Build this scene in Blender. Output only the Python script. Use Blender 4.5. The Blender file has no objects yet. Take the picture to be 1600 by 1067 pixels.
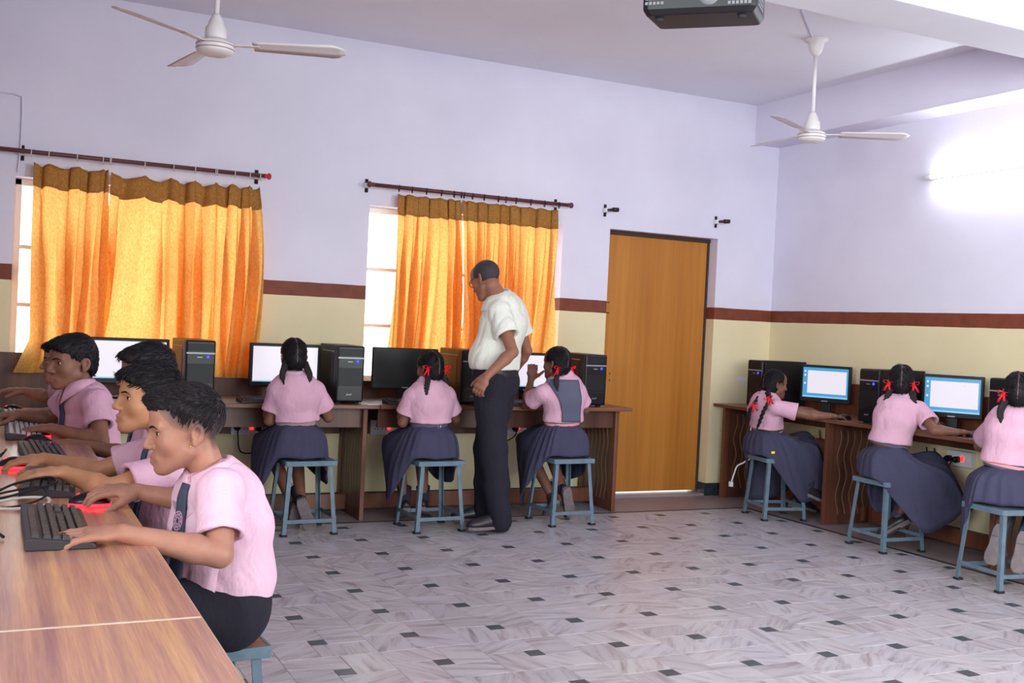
import bpy, math, random
import numpy as np
from mathutils import Vector, Matrix
from mathutils.bvhtree import BVHTree
SC = bpy.context.scene
COL = SC.collection
PI = math.pi
rnd = random.Random(7)

# ------------------------------------------------------------------ camera
EYE = np.array([0.0, 0.0, 1.28])
YAW, PIT, ROL, FPX = 0.45032794, -0.01414556, 0.04776314, 1676.38
_f = np.array([math.sin(YAW)*math.cos(PIT), math.cos(YAW)*math.cos(PIT), math.sin(PIT)])
_r0 = np.array([math.cos(YAW), -math.sin(YAW), 0.0]); _u0 = np.cross(_r0, _f)
CR = math.cos(ROL)*_r0 + math.sin(ROL)*_u0
CU = -math.sin(ROL)*_r0 + math.cos(ROL)*_u0
CF = _f
cam_data = bpy.data.cameras.new('camera'); cam = bpy.data.objects.new('camera', cam_data); COL.objects.link(cam)
cam_data.sensor_width = 36; cam_data.lens = FPX/1600*36; cam_data.clip_start = 0.05
cam.matrix_world = Matrix(((CR[0], CU[0], -CF[0], EYE[0]), (CR[1], CU[1], -CF[1], EYE[1]), (CR[2], CU[2], -CF[2], EYE[2]), (0, 0, 0, 1)))
SC.camera = cam

def ray(px, py): return CF + CR*(px-800)/FPX - CU*(py-533.5)/FPX
def at(px, py, Y):
    d = ray(px, py); return EYE + d*(Y/d[1])
def atz(px, py, z):
    d = ray(px, py); return EYE + d*((z-EYE[2])/d[2])
def atx(px, py, X):
    d = ray(px, py); return EYE + d*(X/d[0])

# ------------------------------------------------------------------ world, lights, exposure
W = bpy.data.worlds.new('world'); SC.world = W; W.use_nodes = True
bg = W.node_tree.nodes['Background']; bg.inputs[0].default_value = (0.94, 1.0, 0.98, 1); bg.inputs[1].default_value = 3.2
def area(name, loc, target, sx, sy, power, col=(1, 1, 1), spread=180):
    L = bpy.data.lights.new(name, 'AREA'); L.shape = 'RECTANGLE'; L.size = sx; L.size_y = sy; L.energy = power; L.color = col; L.spread = math.radians(spread)
    o = bpy.data.objects.new(name, L); COL.objects.link(o); o.location = loc
    o.rotation_euler = (Vector(target)-Vector(loc)).to_track_quat('-Z', 'Y').to_euler(); return o
# daylight from unseen windows behind the camera, plus an added side fill lamp
DAY = (0.90, 1.0, 0.97)
area('window_daylight', (2.0, -1.1, 1.8), (5.75, 4.2, 1.5), 2.4, 1.6, 80, DAY, 110)
area('window_daylight_right', (4.6, -1.1, 1.8), (1.2, 3.4, 0.9), 1.6, 1.6, 40, DAY, 90)
area('side_fill_light', (-2.2, 0.6, 2.0), (5.7, 4.0, 1.6), 2.4, 1.5, 88, DAY, 80)  # added fill to brighten the right wall; the left wall has no window
vs = SC.view_settings
vs.view_transform = 'Standard'; vs.look = 'None'; vs.exposure = 0.0; vs.gamma = 1.0; vs.use_curve_mapping = False
cy = SC.cycles
cy.max_bounces = 8; cy.diffuse_bounces = 4; cy.glossy_bounces = 3; cy.transmission_bounces = 6; cy.transparent_max_bounces = 8
cy.caustics_reflective = False; cy.caustics_refractive = False
cy.use_denoising = True
cy.sample_clamp_indirect = 6

# ------------------------------------------------------------------ tagging
def tag(o, label=None, cat=None, group=None, kind=None):
    if label: o['label'] = label
    if cat: o['category'] = cat
    if group: o['group'] = group
    if kind: o['kind'] = kind
    return o
def thing(name, label, cat, loc=(0, 0, 0), rotz=0, group=None):
    o = bpy.data.objects.new(name, None); COL.objects.link(o); o.location = loc; o.rotation_euler = (0, 0, rotz); o.empty_display_size = .05
    return tag(o, label, cat, group)
def rootloc(p):
    v = Vector((0, 0, 0))
    while p is not None: v = v + p.location; p = p.parent
    return v
def copy_tree(o, parent=None):
    c = o.copy(); COL.objects.link(c)
    if parent is not None: c.parent = parent
    for ch in list(o.children): copy_tree(ch, c)
    return c
def place(proto, used, label, loc, rotz=0, group=None):
    """first use moves the prototype itself, later uses copy it"""
    o = proto if proto.name not in used else copy_tree(proto)
    used.add(proto.name)
    o.location = loc; o.rotation_euler = (0, 0, rotz); o['label'] = label
    if group: o['group'] = group
    return o
USED = set()

# ------------------------------------------------------------------ materials
def lin(c):
    r = []
    for v in c[:3]:
        v = v/255.0
        r.append(v/12.92 if v <= .04045 else ((v+.055)/1.055)**2.4)
    return (*r, 1.0)
class NT:
    def __init__(s, m): s.t = m.node_tree; s.n = s.t.nodes; s.b = s.n['Principled BSDF']
    def new(s, ty, **kw):
        n = s.n.new(ty)
        for k, v in kw.items(): setattr(n, k, v)
        return n
    def lk(s, a, b): s.t.links.new(a, b)
    def coord(s, kind='Object', scale=(1, 1, 1), rot=(0, 0, 0)):
        tc = s.new('ShaderNodeTexCoord'); mp = s.new('ShaderNodeMapping')
        mp.inputs['Scale'].default_value = scale; mp.inputs['Rotation'].default_value = rot
        if kind == 'World':
            g = s.new('ShaderNodeNewGeometry'); s.lk(g.outputs['Position'], mp.inputs[0])
        else: s.lk(tc.outputs[kind], mp.inputs[0])
        return mp.outputs[0]
    def noise(s, vec, scale, detail=3, rough=.55):
        n = s.new('ShaderNodeTexNoise'); n.inputs['Scale'].default_value = scale; n.inputs['Detail'].default_value = detail; n.inputs['Roughness'].default_value = rough
        s.lk(vec, n.inputs['Vector']); return n.outputs['Fac']
    def ramp(s, fac, stops):
        r = s.new('ShaderNodeValToRGB'); e = r.color_ramp.elements
        while len(e) < len(stops): e.new(.5)
        for q, (p, c) in zip(e, stops): q.position = p; q.color = c if len(c) == 4 else (*c, 1)
        s.lk(fac, r.inputs[0]); return r.outputs[0]
    def mix(s, fac, a, b, mode='MIX'):
        m = s.new('ShaderNodeMix'); m.data_type = 'RGBA'; m.blend_type = mode
        for sock, v in ((m.inputs[0], fac), (m.inputs[6], a), (m.inputs[7], b)):
            if hasattr(v, 'is_linked'): s.lk(v, sock)
            else: sock.default_value = v
        return m.outputs[2]
    def math(s, op, a, b=0.0):
        m = s.new('ShaderNodeMath'); m.operation = op
        for sock, v in ((m.inputs[0], a), (m.inputs[1], b)):
            if hasattr(v, 'is_linked'): s.lk(v, sock)
            else: sock.default_value = v
        return m.outputs[0]
    def bump(s, h, strength=.3, dist=.002):
        b = s.new('ShaderNodeBump'); b.inputs['Strength'].default_value = strength; b.inputs['Distance'].default_value = dist
        s.lk(h, b.inputs['Height']); s.lk(b.outputs[0], s.b.inputs['Normal'])
def mat(name, col, rough=.6, spec=.4, metal=0, var=.08, vscale=6, bump=0, bscale=60, stretch=(1, 1, 1)):
    m = bpy.data.materials.new(name); m.use_nodes = True; t = NT(m)
    c = lin(col); t.b.inputs['Roughness'].default_value = rough; t.b.inputs['Specular IOR Level'].default_value = spec; t.b.inputs['Metallic'].default_value = metal
    if var > 0:
        v = t.coord('Object', stretch); f = t.noise(v, vscale, 4)
        lo = tuple(x*(1-var) for x in c[:3]); hi = tuple(min(1, x*(1+var)) for x in c[:3])
        t.lk(t.ramp(f, [(.3, lo), (.7, hi)]), t.b.inputs['Base Color'])
        if bump: t.bump(t.noise(v, bscale, 3), bump, .003)
    else: t.b.inputs['Base Color'].default_value = c
    return m
def emis(name, col, strength=1.0, base=(10, 10, 12)):
    m = bpy.data.materials.new(name); m.use_nodes = True; t = NT(m)
    t.b.inputs['Base Color'].default_value = lin(base); t.b.inputs['Roughness'].default_value = .3
    t.b.inputs['Emission Color'].default_value = lin(col); t.b.inputs['Emission Strength'].default_value = strength
    return m
def wood(name, c1, c2, c3, rough=.35, axis='Y', scale=9, var_light=None, spec=.45):
    m = bpy.data.materials.new(name); m.use_nodes = True; t = NT(m)
    k = .03; st = {'X': (k, 1, 1), 'Y': (1, k, 1), 'Z': (1, 1, k)}[axis]
    v = t.coord('World', st)
    f = t.noise(v, scale, 5, .6); g = t.noise(v, scale*9, 3)
    c = t.ramp(f, [(.30, lin(c1)), (.5, lin(c2)), (.68, lin(c3))])
    d = t.ramp(g, [(.3, (.86, .84, .84)), (.7, (1.06, 1.06, 1.06))])
    t.lk(t.mix(1.0, c, d, 'MULTIPLY'), t.b.inputs['Base Color'])
    t.b.inputs['Roughness'].default_value = rough; t.b.inputs['Specular IOR Level'].default_value = spec
    t.bump(g, .04, .001)
    return m
def wall_mat(name):
    m = bpy.data.materials.new(name); m.use_nodes = True; t = NT(m)
    g = t.new('ShaderNodeNewGeometry'); sp = t.new('ShaderNodeSeparateXYZ'); t.lk(g.outputs['Position'], sp.inputs[0])
    v = t.coord('World'); wob = t.math('MULTIPLY', t.math('SUBTRACT', t.noise(v, 4, 3), .5), .008)
    z = t.math('ADD', sp.outputs[2], wob)
    n = t.noise(v, 1.6, 5); n2 = t.noise(v, 14, 4)
    white = t.ramp(n, [(.3, lin((216, 210, 230))), (.7, lin((226, 220, 239)))])
    cream = t.ramp(n, [(.3, lin((222, 206, 170))), (.7, lin((232, 217, 182)))])
    brown = t.ramp(n2, [(.3, lin((112, 56, 42))), (.7, lin((128, 66, 48)))])
    a = t.math('GREATER_THAN', z, 1.508); b = t.math('GREATER_THAN', z, 1.414)
    c = t.mix(b, cream, brown); c = t.mix(a, c, white)
    t.lk(c, t.b.inputs['Base Color']); t.b.inputs['Roughness'].default_value = .55; t.b.inputs['Specular IOR Level'].default_value = .25
    t.bump(t.noise(v, 35, 4), .10, .003)
    return m
def marble(name):
    m = bpy.data.materials.new(name); m.use_nodes = True; t = NT(m)
    oi = t.new('ShaderNodeObjectInfo'); tc = t.new('ShaderNodeTexCoord')
    rot = t.new('ShaderNodeVectorRotate'); rot.rotation_type = 'Z_AXIS'; t.lk(tc.outputs['Object'], rot.inputs['Vector'])
    t.lk(t.math('MULTIPLY', oi.outputs['Random'], 18.0), rot.inputs['Angle'])
    mp = t.new('ShaderNodeMapping'); mp.inputs['Scale'].default_value = (1, .13, 1); t.lk(rot.outputs[0], mp.inputs[0])
    cx = t.new('ShaderNodeCombineXYZ'); t.lk(t.math('MULTIPLY', oi.outputs['Random'], 91.0), cx.inputs[2]); t.lk(t.math('MULTIPLY', oi.outputs['Random'], 37.0), cx.inputs[0])
    ad = t.new('ShaderNodeVectorMath'); t.lk(mp.outputs[0], ad.inputs[0]); t.lk(cx.outputs[0], ad.inputs[1])
    f = t.noise(ad.outputs[0], 30, 4, .6)
    c = t.ramp(f, [(.30, lin((150, 138, 146))), (.40, lin((180, 170, 176))), (.50, lin((200, 193, 199))), (.72, lin((210, 204, 211)))])
    tint = t.ramp(oi.outputs['Random'], [(0, (.84, .82, .84)), (.5, (1, .98, .97)), (1, (.93, .93, .97))])
    t.lk(t.mix(1.0, c, tint, 'MULTIPLY'), t.b.inputs['Base Color'])
    t.b.inputs['Roughness'].default_value = .28; t.b.inputs['Specular IOR Level'].default_value = .45
    return m
def fabric_curtain(name, c_lo, c_hi, transl=.6, weave=1.0, rough=.9):
    m = bpy.data.materials.new(name); m.use_nodes = True; t = NT(m)
    v = t.coord('World', (1, 1, .45)); f = t.noise(v, 55*weave, 3, .6); f2 = t.noise(v, 5, 3)
    c = t.ramp(f, [(.32, lin(c_lo)), (.68, lin(c_hi))])
    c = t.mix(1.0, c, t.ramp(f2, [(.3, (.93, .91, .88)), (.7, (1.03, 1.03, 1.03))]), 'MULTIPLY')
    d = t.new('ShaderNodeBsdfDiffuse'); tr = t.new('ShaderNodeBsdfTranslucent'); mx = t.new('ShaderNodeMixShader'); mx.inputs[0].default_value = transl
    t.lk(c, d.inputs[0]); t.lk(c, tr.inputs[0]); t.lk(d.outputs[0], mx.inputs[1]); t.lk(tr.outputs[0], mx.inputs[2])
    out = t.n['Material Output']; t.lk(mx.outputs[0], out.inputs[0]); t.n.remove(t.b)
    return m
def skin_mat(name):
    m = bpy.data.materials.new(name); m.use_nodes = True; t = NT(m)
    a = t.new('ShaderNodeAttribute'); a.attribute_name = 'col'
    v = t.coord('Object'); n = t.noise(v, 28, 4)
    t.lk(t.mix(1.0, a.outputs['Color'], t.ramp(n, [(.3, (.9, .88, .87)), (.7, (1.05, 1.05, 1.05))]), 'MULTIPLY'), t.b.inputs['Base Color'])
    t.b.inputs['Roughness'].default_value = .5; t.b.inputs['Specular IOR Level'].default_value = .35
    t.b.inputs['Subsurface Weight'].default_value = .06; t.b.inputs['Subsurface Radius'].default_value = (.012, .005, .003)
    t.bump(t.noise(v, 260, 2), .06, .001)
    return m
def cloth_mat(name, col, stripe=None, sscale=260, rough=.85, wrinkle=.35, axis=0, var=.06):
    m = bpy.data.materials.new(name); m.use_nodes = True; t = NT(m); c = lin(col)
    v = t.coord('Object'); f = t.noise(v, 7, 4)
    base = t.ramp(f, [(.3, tuple(x*(1-var) for x in c[:3])), (.7, tuple(min(1, x*(1+var)) for x in c[:3]))])
    if stripe:
        w = t.new('ShaderNodeTexWave'); w.bands_direction = 'XYZ'[axis]; w.inputs['Scale'].default_value = sscale/20.0*1.0; w.inputs['Distortion'].default_value = .6
        t.lk(v, w.inputs['Vector']); base = t.mix(t.ramp(w.outputs['Fac'], [(.3, (0, 0, 0)), (.7, (.20, .20, .20))]), base, lin(stripe))
    t.lk(base, t.b.inputs['Base Color'])
    t.b.inputs['Roughness'].default_value = rough; t.b.inputs['Specular IOR Level'].default_value = .2
    h = t.math('ADD', t.math('MULTIPLY', t.noise(t.coord('Object', (1, 1, .55)), 17, 3), 1.0), t.math('MULTIPLY', t.noise(v, 300, 2), .05))
    t.bump(h, min(1, wrinkle*1.6), .016)
    return m
def hair_mat(name, col, rough=.45):
    m = bpy.data.materials.new(name); m.use_nodes = True; t = NT(m); c = lin(col)
    v = t.coord('Object', (1, .25, 1)); f = t.noise(v, 160, 4, .7)
    t.lk(t.ramp(f, [(.3, tuple(x*.6 for x in c[:3])), (.7, tuple(x*1.7 for x in c[:3]))]), t.b.inputs['Base Color'])
    t.b.inputs['Roughness'].default_value = rough; t.b.inputs['Specular IOR Level'].default_value = .25
    t.bump(f, .5, .006)
    return m

M = dict(
 wall=wall_mat('wall_paint'), white=mat('white_paint', (222, 216, 235), .6, .2, var=.03, vscale=2), ceil=mat('ceiling_paint', (233, 231, 243), .7, .15, var=.03, vscale=1.5, bump=.08, bscale=30),
 tile=marble('marble'), inlay=mat('dark_green_stone', (72, 80, 88), .3, .45, var=.25, vscale=30), border=mat('border_stone', (150, 136, 142), .35, .4, var=.12, vscale=5),
 blackline=mat('black_stone', (44, 38, 48), .35, .4), grout=mat('grout', (158, 150, 158), .8, .1), skirting=mat('skirting_stone', (48, 54, 62), .3, .4, var=.3, vscale=25),
 desk=wood('desk_laminate', (160, 112, 110), (194, 140, 120), (222, 168, 124), .24, 'Y', 27), desk_dark=wood('dark_laminate', (72, 42, 38), (94, 58, 48), (112, 72, 56), .38, 'Z', 9),
 desk_top=wood('dark_laminate_top', (92, 56, 46), (120, 76, 58), (140, 92, 66), .33, 'X', 9), desk_topy=wood('dark_laminate_top_y', (92, 56, 46), (124, 80, 60), (146, 96, 68), .33, 'Y', 9),
 desk_red=wood('red_laminate', (92, 52, 42), (116, 68, 50), (132, 80, 58), .4, 'Z', 10), edge=mat('edge_banding', (206, 176, 150), .5, .3, var=.05), seam=mat('seam_strip', (216, 190, 176), .5),
 door=wood('door_veneer', (176, 110, 44), (186, 120, 52), (194, 130, 60), .5, 'Z', 3.0, spec=.25), frame_dark=mat('door_frame', (60, 44, 44), .6), brass=mat('brass', (190, 150, 80), .3, .5, .9),
 steel=mat('painted_steel', (98, 117, 134), .5, .4, var=.16, vscale=18, bump=.05), seatply=mat('worn_plywood', (150, 92, 66), .5, .3, var=.3, vscale=18), rubber=mat('rubber', (46, 44, 50), .8, .2),
 black=mat('black_plastic', (23, 20, 26), .45, .3, var=.1), blackgloss=mat('gloss_black', (20, 18, 26), .3, .35, var=.05), charcoal=mat('charcoal_plastic', (54, 50, 56), .45, .4, var=.06), key=mat('key_plastic', (52, 48, 54), .4, .45, var=.06), greykey=mat('silver_keys', (176, 170, 180), .4, .4),
 whiteplastic=mat('white_plastic', (232, 228, 236), .4, .4, var=.02), cream=mat('cream_cable', (206, 196, 190), .5, .3), grey=mat('grey_metal', (150, 150, 158), .4, .4, .3), darksteel=mat('dark_steel', (58, 46, 52), .4, .4, .5),
 rod=mat('rod_paint', (92, 50, 52), .4, .4), red=mat('red_cap', (190, 36, 50), .4), slotedge=mat('slot_edge', (146, 112, 88), .6, .2, var=.1), grille=mat('grille_grey', (112, 108, 118), .5), lensglass=mat('projector_lens', (120, 118, 126), .15, .5, var=0), paper=mat('paper', (236, 232, 240), .7, .2, var=.02),
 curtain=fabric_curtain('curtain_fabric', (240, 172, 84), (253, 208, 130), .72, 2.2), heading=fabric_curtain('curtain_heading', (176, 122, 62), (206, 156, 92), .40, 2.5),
 win=mat('window_paint', (250, 240, 234), .5, .3, var=.04), sill=mat('sill_stone', (210, 206, 216), .5), outside=mat('courtyard_plaster', (236, 230, 240), .8, .1),
 fan=mat('fan_enamel', (226, 218, 222), .35, .4, var=.03), fanband=mat('fan_band', (150, 120, 122), .4),
 tube=emis('fluorescent_tube', (248, 255, 252), 52.0), led_red=emis('red_indicator', (255, 40, 40), 3.0), led_blue=emis('blue_indicator', (48, 58, 255), 3.2), glow_red=emis('mouse_red_glow', (255, 24, 36), 8.0),
 screen=emis('white_screen', (236, 229, 244), 1.0), screenblue=emis('blue_desktop', (70, 160, 215), 1.0), screenoff=mat('screen_off', (17, 15, 20), .4, .25, var=0), taskbar=emis('taskbar', (150, 205, 235), 1.0), icon=emis('icons', (225, 235, 240), 1.0), iconred=emis('icon_red', (215, 90, 90), 1.0), iconyel=emis('icon_yellow', (240, 214, 60), 1.0),
 skin=skin_mat('skin'), hair=hair_mat('black_hair', (24, 19, 25), .5), hair_a=hair_mat('dark_hair', (32, 25, 31), .5), hair_grey=hair_mat('greying_hair', (58, 50, 56), .55),
 eye=mat('eye_white', (196, 182, 182), .25, .5, var=0), iris=mat('iris', (36, 24, 22), .2, .5, var=0), lid=skin_mat('eyelid_skin'), brow=mat('eyebrow', (40, 30, 32), .8, .1, var=0),
 pink=cloth_mat('pink_shirt', (212, 164, 187), wrinkle=.45), pinkstripe=cloth_mat('pink_striped_shirt', (232, 188, 210), stripe=(212, 160, 186), sscale=1500, wrinkle=.4, axis=1),
 whiteshirt=cloth_mat('white_shirt', (232, 230, 222), wrinkle=.45), navy=cloth_mat('slate_skirt', (66, 64, 88), wrinkle=.35), navydark=cloth_mat('dark_trousers', (38, 36, 47), wrinkle=.35), navybib=cloth_mat('slate_bib', (90, 90, 112), wrinkle=.12),
 tie=cloth_mat('slate_tie', (70, 78, 98), wrinkle=.08), belt=cloth_mat('slate_belt', (92, 88, 106), wrinkle=.05), beltpink=cloth_mat('pink_belt_stripe', (226, 150, 160), wrinkle=.05), belttan=cloth_mat('tan_belt', (170, 140, 140), wrinkle=.05), leather=mat('black_leather', (40, 36, 42), .35, .45, var=.1),
 sock=cloth_mat('dark_sock', (50, 46, 60), wrinkle=.1), socknavy=cloth_mat('slate_sock', (78, 92, 122), wrinkle=.1), sockstripe=mat('sock_stripe', (226, 170, 184), .8, .1, var=0), shoe=mat('black_shoe', (42, 38, 46), .35, .45, var=.1), sole=mat('grey_sole', (122, 110, 114), .8, .15, var=.15, vscale=30),
 ribbon=cloth_mat('red_ribbon', (226, 26, 44), rough=.6, wrinkle=.1), chrome=mat('chrome', (200, 200, 208), .2, .5, .9, var=0), gold=mat('gold_stud', (230, 190, 110), .2, .5, .9, var=0), lens=mat('spectacle_frame', (40, 30, 34), .3, .4, var=0), emblem=mat('pink_print', (196, 150, 180), .8, .1, var=0), scalp=mat('scalp_line', (120, 92, 86), .7, .2, var=0))
g = bpy.data.materials.new('clear_glass'); g.use_nodes = True; t = NT(g)
_tr = t.new('ShaderNodeBsdfTransparent'); _gl = t.new('ShaderNodeBsdfGlossy'); _mx = t.new('ShaderNodeMixShader'); _mx.inputs[0].default_value = .06; _gl.inputs[1].default_value = .02
t.lk(_tr.outputs[0], _mx.inputs[1]); t.lk(_gl.outputs[0], _mx.inputs[2]); t.lk(_mx.outputs[0], t.n['Material Output'].inputs[0]); t.n.remove(t.b); M['glass'] = g

# ------------------------------------------------------------------ mesh builder
class MB:
    def __init__(s): s.v = []; s.f = []
    def box(s, lo, hi):
        b = len(s.v); x0, y0, z0 = lo; x1, y1, z1 = hi
        s.v += [(x0, y0, z0), (x1, y0, z0), (x1, y1, z0), (x0, y1, z0), (x0, y0, z1), (x1, y0, z1), (x1, y1, z1), (x0, y1, z1)]
        s.f += [tuple(b+i for i in q) for q in ((0, 3, 2, 1), (4, 5, 6, 7), (0, 1, 5, 4), (1, 2, 6, 5), (2, 3, 7, 6), (3, 0, 4, 7))]; return s
    def obox(s, c, ax, hs):
        b = len(s.v); c = np.array(c, float); A = [np.array(a, float)*h for a, h in zip(ax, hs)]
        for z in (-1, 1):
            for x, y in ((-1, -1), (1, -1), (1, 1), (-1, 1)): s.v.append(tuple(c+A[0]*x+A[1]*y+A[2]*z))
        s.f += [tuple(b+i for i in q) for q in ((0, 3, 2, 1), (4, 5, 6, 7), (0, 1, 5, 4), (1, 2, 6, 5), (2, 3, 7, 6), (3, 0, 4, 7))]; return s
    def bar(s, a, b, w, t, up=(0, 0, 1)):
        a = np.array(a, float); b = np.array(b, float); d = b-a; L = np.linalg.norm(d); d /= L
        u = np.cross(d, up); u /= np.linalg.norm(u)+1e-9; n = np.cross(u, d)
        return s.obox((a+b)/2, (d, u, n), (L/2, w/2, t/2))
    def loft(s, rings, close=True, cap=True):
        b = len(s.v); n = len(rings[0])
        for r in rings: s.v += [tuple(p) for p in r]
        m = n if close else n-1
        for i in range(len(rings)-1):
            for j in range(m):
                k = (j+1) % n; s.f.append((b+i*n+j, b+i*n+k, b+(i+1)*n+k, b+(i+1)*n+j))
        if cap and close:
            s.f.append(tuple(b+j for j in range(n))[::-1]); s.f.append(tuple(b+(len(rings)-1)*n+j for j in range(n)))
        return s
    def tube(s, pts, r, n=8, cap=True, flat=1.0, up=None):
        P = [np.array(p, float) for p in pts]; rings = []; u = None
        for i, p in enumerate(P):
            d = P[min(i+1, len(P)-1)]-P[max(i-1, 0)]; d /= np.linalg.norm(d)+1e-12
            if u is None:
                ref = np.array(up if up is not None else ((0, 0, 1) if abs(d[2]) < .9 else (1, 0, 0)), float); u = np.cross(d, ref)
            u = u-d*(u@d); u /= np.linalg.norm(u)+1e-12; w = np.cross(d, u); q = r[i] if hasattr(r, '__len__') else r
            rings.append([p+u*q*math.cos(2*PI*j/n)+w*q*flat*math.sin(2*PI*j/n) for j in range(n)])
        return s.loft(rings, True, cap)
    def lathe(s, prof, c=(0, 0, 0), n=24):
        c = np.array(c, float)
        return s.loft([[c+np.array((max(r, 1e-4)*math.cos(2*PI*j/n), max(r, 1e-4)*math.sin(2*PI*j/n), z)) for j in range(n)] for r, z in prof])
    def sphere(s, c, r, n=12, m=8):
        r = np.array(r if hasattr(r, '__len__') else (r, r, r), float)
        return s.loft([[np.array(c)+r*np.array((math.sin(PI*i/m)*math.cos(2*PI*j/n), math.sin(PI*i/m)*math.sin(2*PI*j/n), -math.cos(PI*i/m))) for j in range(n)] for i in [.02]+list(range(1, m))+[m-.02]])
    def prism(s, poly, axis, a, b):
        def P(q, w): return {'X': (w, q[0], q[1]), 'Y': (q[0], w, q[1]), 'Z': (q[0], q[1], w)}[axis]
        return s.loft([[P(q, a) for q in poly], [P(q, b) for q in poly]])
    def xform(s, Mx):
        s.v = [tuple(Mx @ Vector(p)) for p in s.v]; return s
    def build(s, name, m, parent=None, bevel=0, smooth=False, seg=2, solid=0, sub=0):
        me = bpy.data.meshes.new(name); off = rootloc(parent) if parent is not None else Vector((0, 0, 0))
        me.from_pydata([(p[0]-off[0], p[1]-off[1], p[2]-off[2]) for p in s.v], [], s.f); me.materials.append(m); me.validate()
        if smooth: me.polygons.foreach_set('use_smooth', [True]*len(me.polygons))
        o = bpy.data.objects.new(name, me); COL.objects.link(o)
        if parent is not None: o.parent = parent
        if solid:
            q = o.modifiers.new('solid', 'SOLIDIFY'); q.thickness = solid; q.offset = 0
        if sub:
            q = o.modifiers.new('sub', 'SUBSURF'); q.levels = sub; q.render_levels = sub
        if bevel:
            q = o.modifiers.new('bevel', 'BEVEL'); q.width = bevel; q.segments = seg; q.limit_method = 'ANGLE'
        import bmesh
        return o
def crom(pts, n):
    """Catmull-Rom through pts, n samples"""
    P = np.array(pts, float); P = np.vstack([2*P[0]-P[1], P, 2*P[-1]-P[-2]]); k = len(P)-3; out = []
    for s in np.linspace(0, k-1e-6, n):
        i = int(s); t = s-i; a, b, c, d = P[i:i+4]
        out.append(.5*((2*b)+(c-a)*t+(2*a-5*b+4*c-d)*t*t+(-a+3*b-3*c+d)*t**3))
    return np.array(out)
def cable(name, pts, r, m, label=None, parent=None, group=None, n=None):
    o = MB().tube(crom(pts, n or len(pts)*7), r, 7).build(name, m, parent, smooth=True)
    if label: tag(o, label, 'cable', group)
    return o
# ------------------------------------------------------------------ room shell
YB, XR, XL, YF, ZC = 7.03, 5.75, -2.3, -1.2, 3.16
def struct(o): o['kind'] = 'structure'; return o
W1 = (.085, 1.52, .865, 2.03); W2 = (2.275, 3.775, .85, 2.06); DR = (4.18, 5.18, 0.0, 2.055)
b = MB(); T = .24
xs = [XL, W1[0], W1[1], W2[0], W2[1], DR[0], DR[1], XR+.2]
for i in range(0, 8, 2): b.box((xs[i], YB, 0), (xs[i+1], YB+T, ZC))
for w in (W1, W2): b.box((w[0], YB, 0), (w[1], YB+T, w[2])); b.box((w[0], YB, w[3]), (w[1], YB+T, ZC))
b.box((DR[0], YB, DR[3]), (DR[1], YB+T, ZC))
wall_back = struct(b.build('wall_back', M['wall']))
struct(MB().box((XR, YF, 0), (XR+.2, YB+T, ZC)).build('wall_right', M['wall']))
struct(MB().box((XL-.2, YF, 0), (XL, YB+T, ZC)).build('wall_left', M['wall']))
b = MB(); o = (1.5, 5.3, .75, 2.75)
b.box((XL-.2, YF-.2, 0), (-.7, YF, ZC)); b.box((1.1, YF-.2, 0), (o[0], YF, ZC)); b.box((o[1], YF-.2, 0), (XR+.2, YF, ZC))
b.box((-.7, YF-.2, 0), (1.1, YF, .75)); b.box((-.7, YF-.2, 2.75), (1.1, YF, ZC)); b.box((o[0], YF-.2, 0), (o[1], YF, o[2])); b.box((o[0], YF-.2, o[3]), (o[1], YF, ZC))
struct(b.build('wall_front', M['wall']))
struct(MB().box((XL-.2, YF-.2, ZC), (XR+.2, YB+T, ZC+.2)).build('ceiling', M['ceil']))
struct(MB().box((5.5, YF, 2.845), (XR+.02, YB+.02, ZC+.02)).build('beam_right', M['white'], bevel=.008))
struct(MB().box((XL, 3.72, 2.86), (XR+.02, 4.08, ZC+.02)).build('beam_front', M['ceil'], bevel=.008))

# ------------------------------------------------------------------ floor: windmill of marble tiles round small dark inlays
floor = struct(MB().box((XL-.2, YF-.2, -.15), (XR+.2, YB+T, -.004)).build('floor', M['grout']))
PX, PY, S2 = .386, .3705, .034; OX, OY = 2.737, 4.467; A_, B_ = PX/2-S2, PY/2-S2; G = .0007
XMAX, YMAX, XMIN, YMIN = 5.125, 6.455, -1.5, .4
def tile_mesh(w, h, name):
    c = .0008; q = [(-w/2, -h/2), (w/2, -h/2), (w/2, h/2), (-w/2, h/2)]; p = [(x-math.copysign(c, x), y-math.copysign(c, y)) for x, y in q]
    me = bpy.data.meshes.new(name); me.from_pydata([(x, y, -.012) for x, y in q]+[(x, y, -c) for x, y in q]+[(x, y, 0) for x, y in p], [], [(8, 9, 10, 11)]+[(i+k, (i+1) % 4+k, (i+1) % 4+4+k, i+4+k) for k in (0, 4) for i in range(4)]); return me
cells = []
for i in range(-14, 10):
    for j in range(-14, 8):
        cx, cyy = OX+i*PX, OY+j*PY
        cells.append(('inlay', cx-S2, cx+S2, cyy-S2, cyy+S2))
        cells.append(('tile', cx-S2-A_, cx+S2, cyy+S2, cyy+S2+B_)); cells.append(('tile', cx+S2, cx+S2+A_, cyy-S2, cyy+S2+B_))
        cells.append(('tile', cx-S2, cx+S2+A_, cyy-S2-B_, cyy-S2)); cells.append(('tile', cx-S2-A_, cx-S2, cyy-S2-B_, cyy+S2))
def inview(x, y, mg=30):
    d = np.array((x, y, 0))-EYE; w = d @ CF
    if w < .3: return None
    px, py = 800+FPX*(d @ CR)/w, 533.5-FPX*(d @ CU)/w
    return w if -mg < px < 1600+mg and py < 1067+mg and not (px < 383 and py > 787 and px < 200+(py-787)*.65) else None
meshes = {}; vis = []; rest = []
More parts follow.
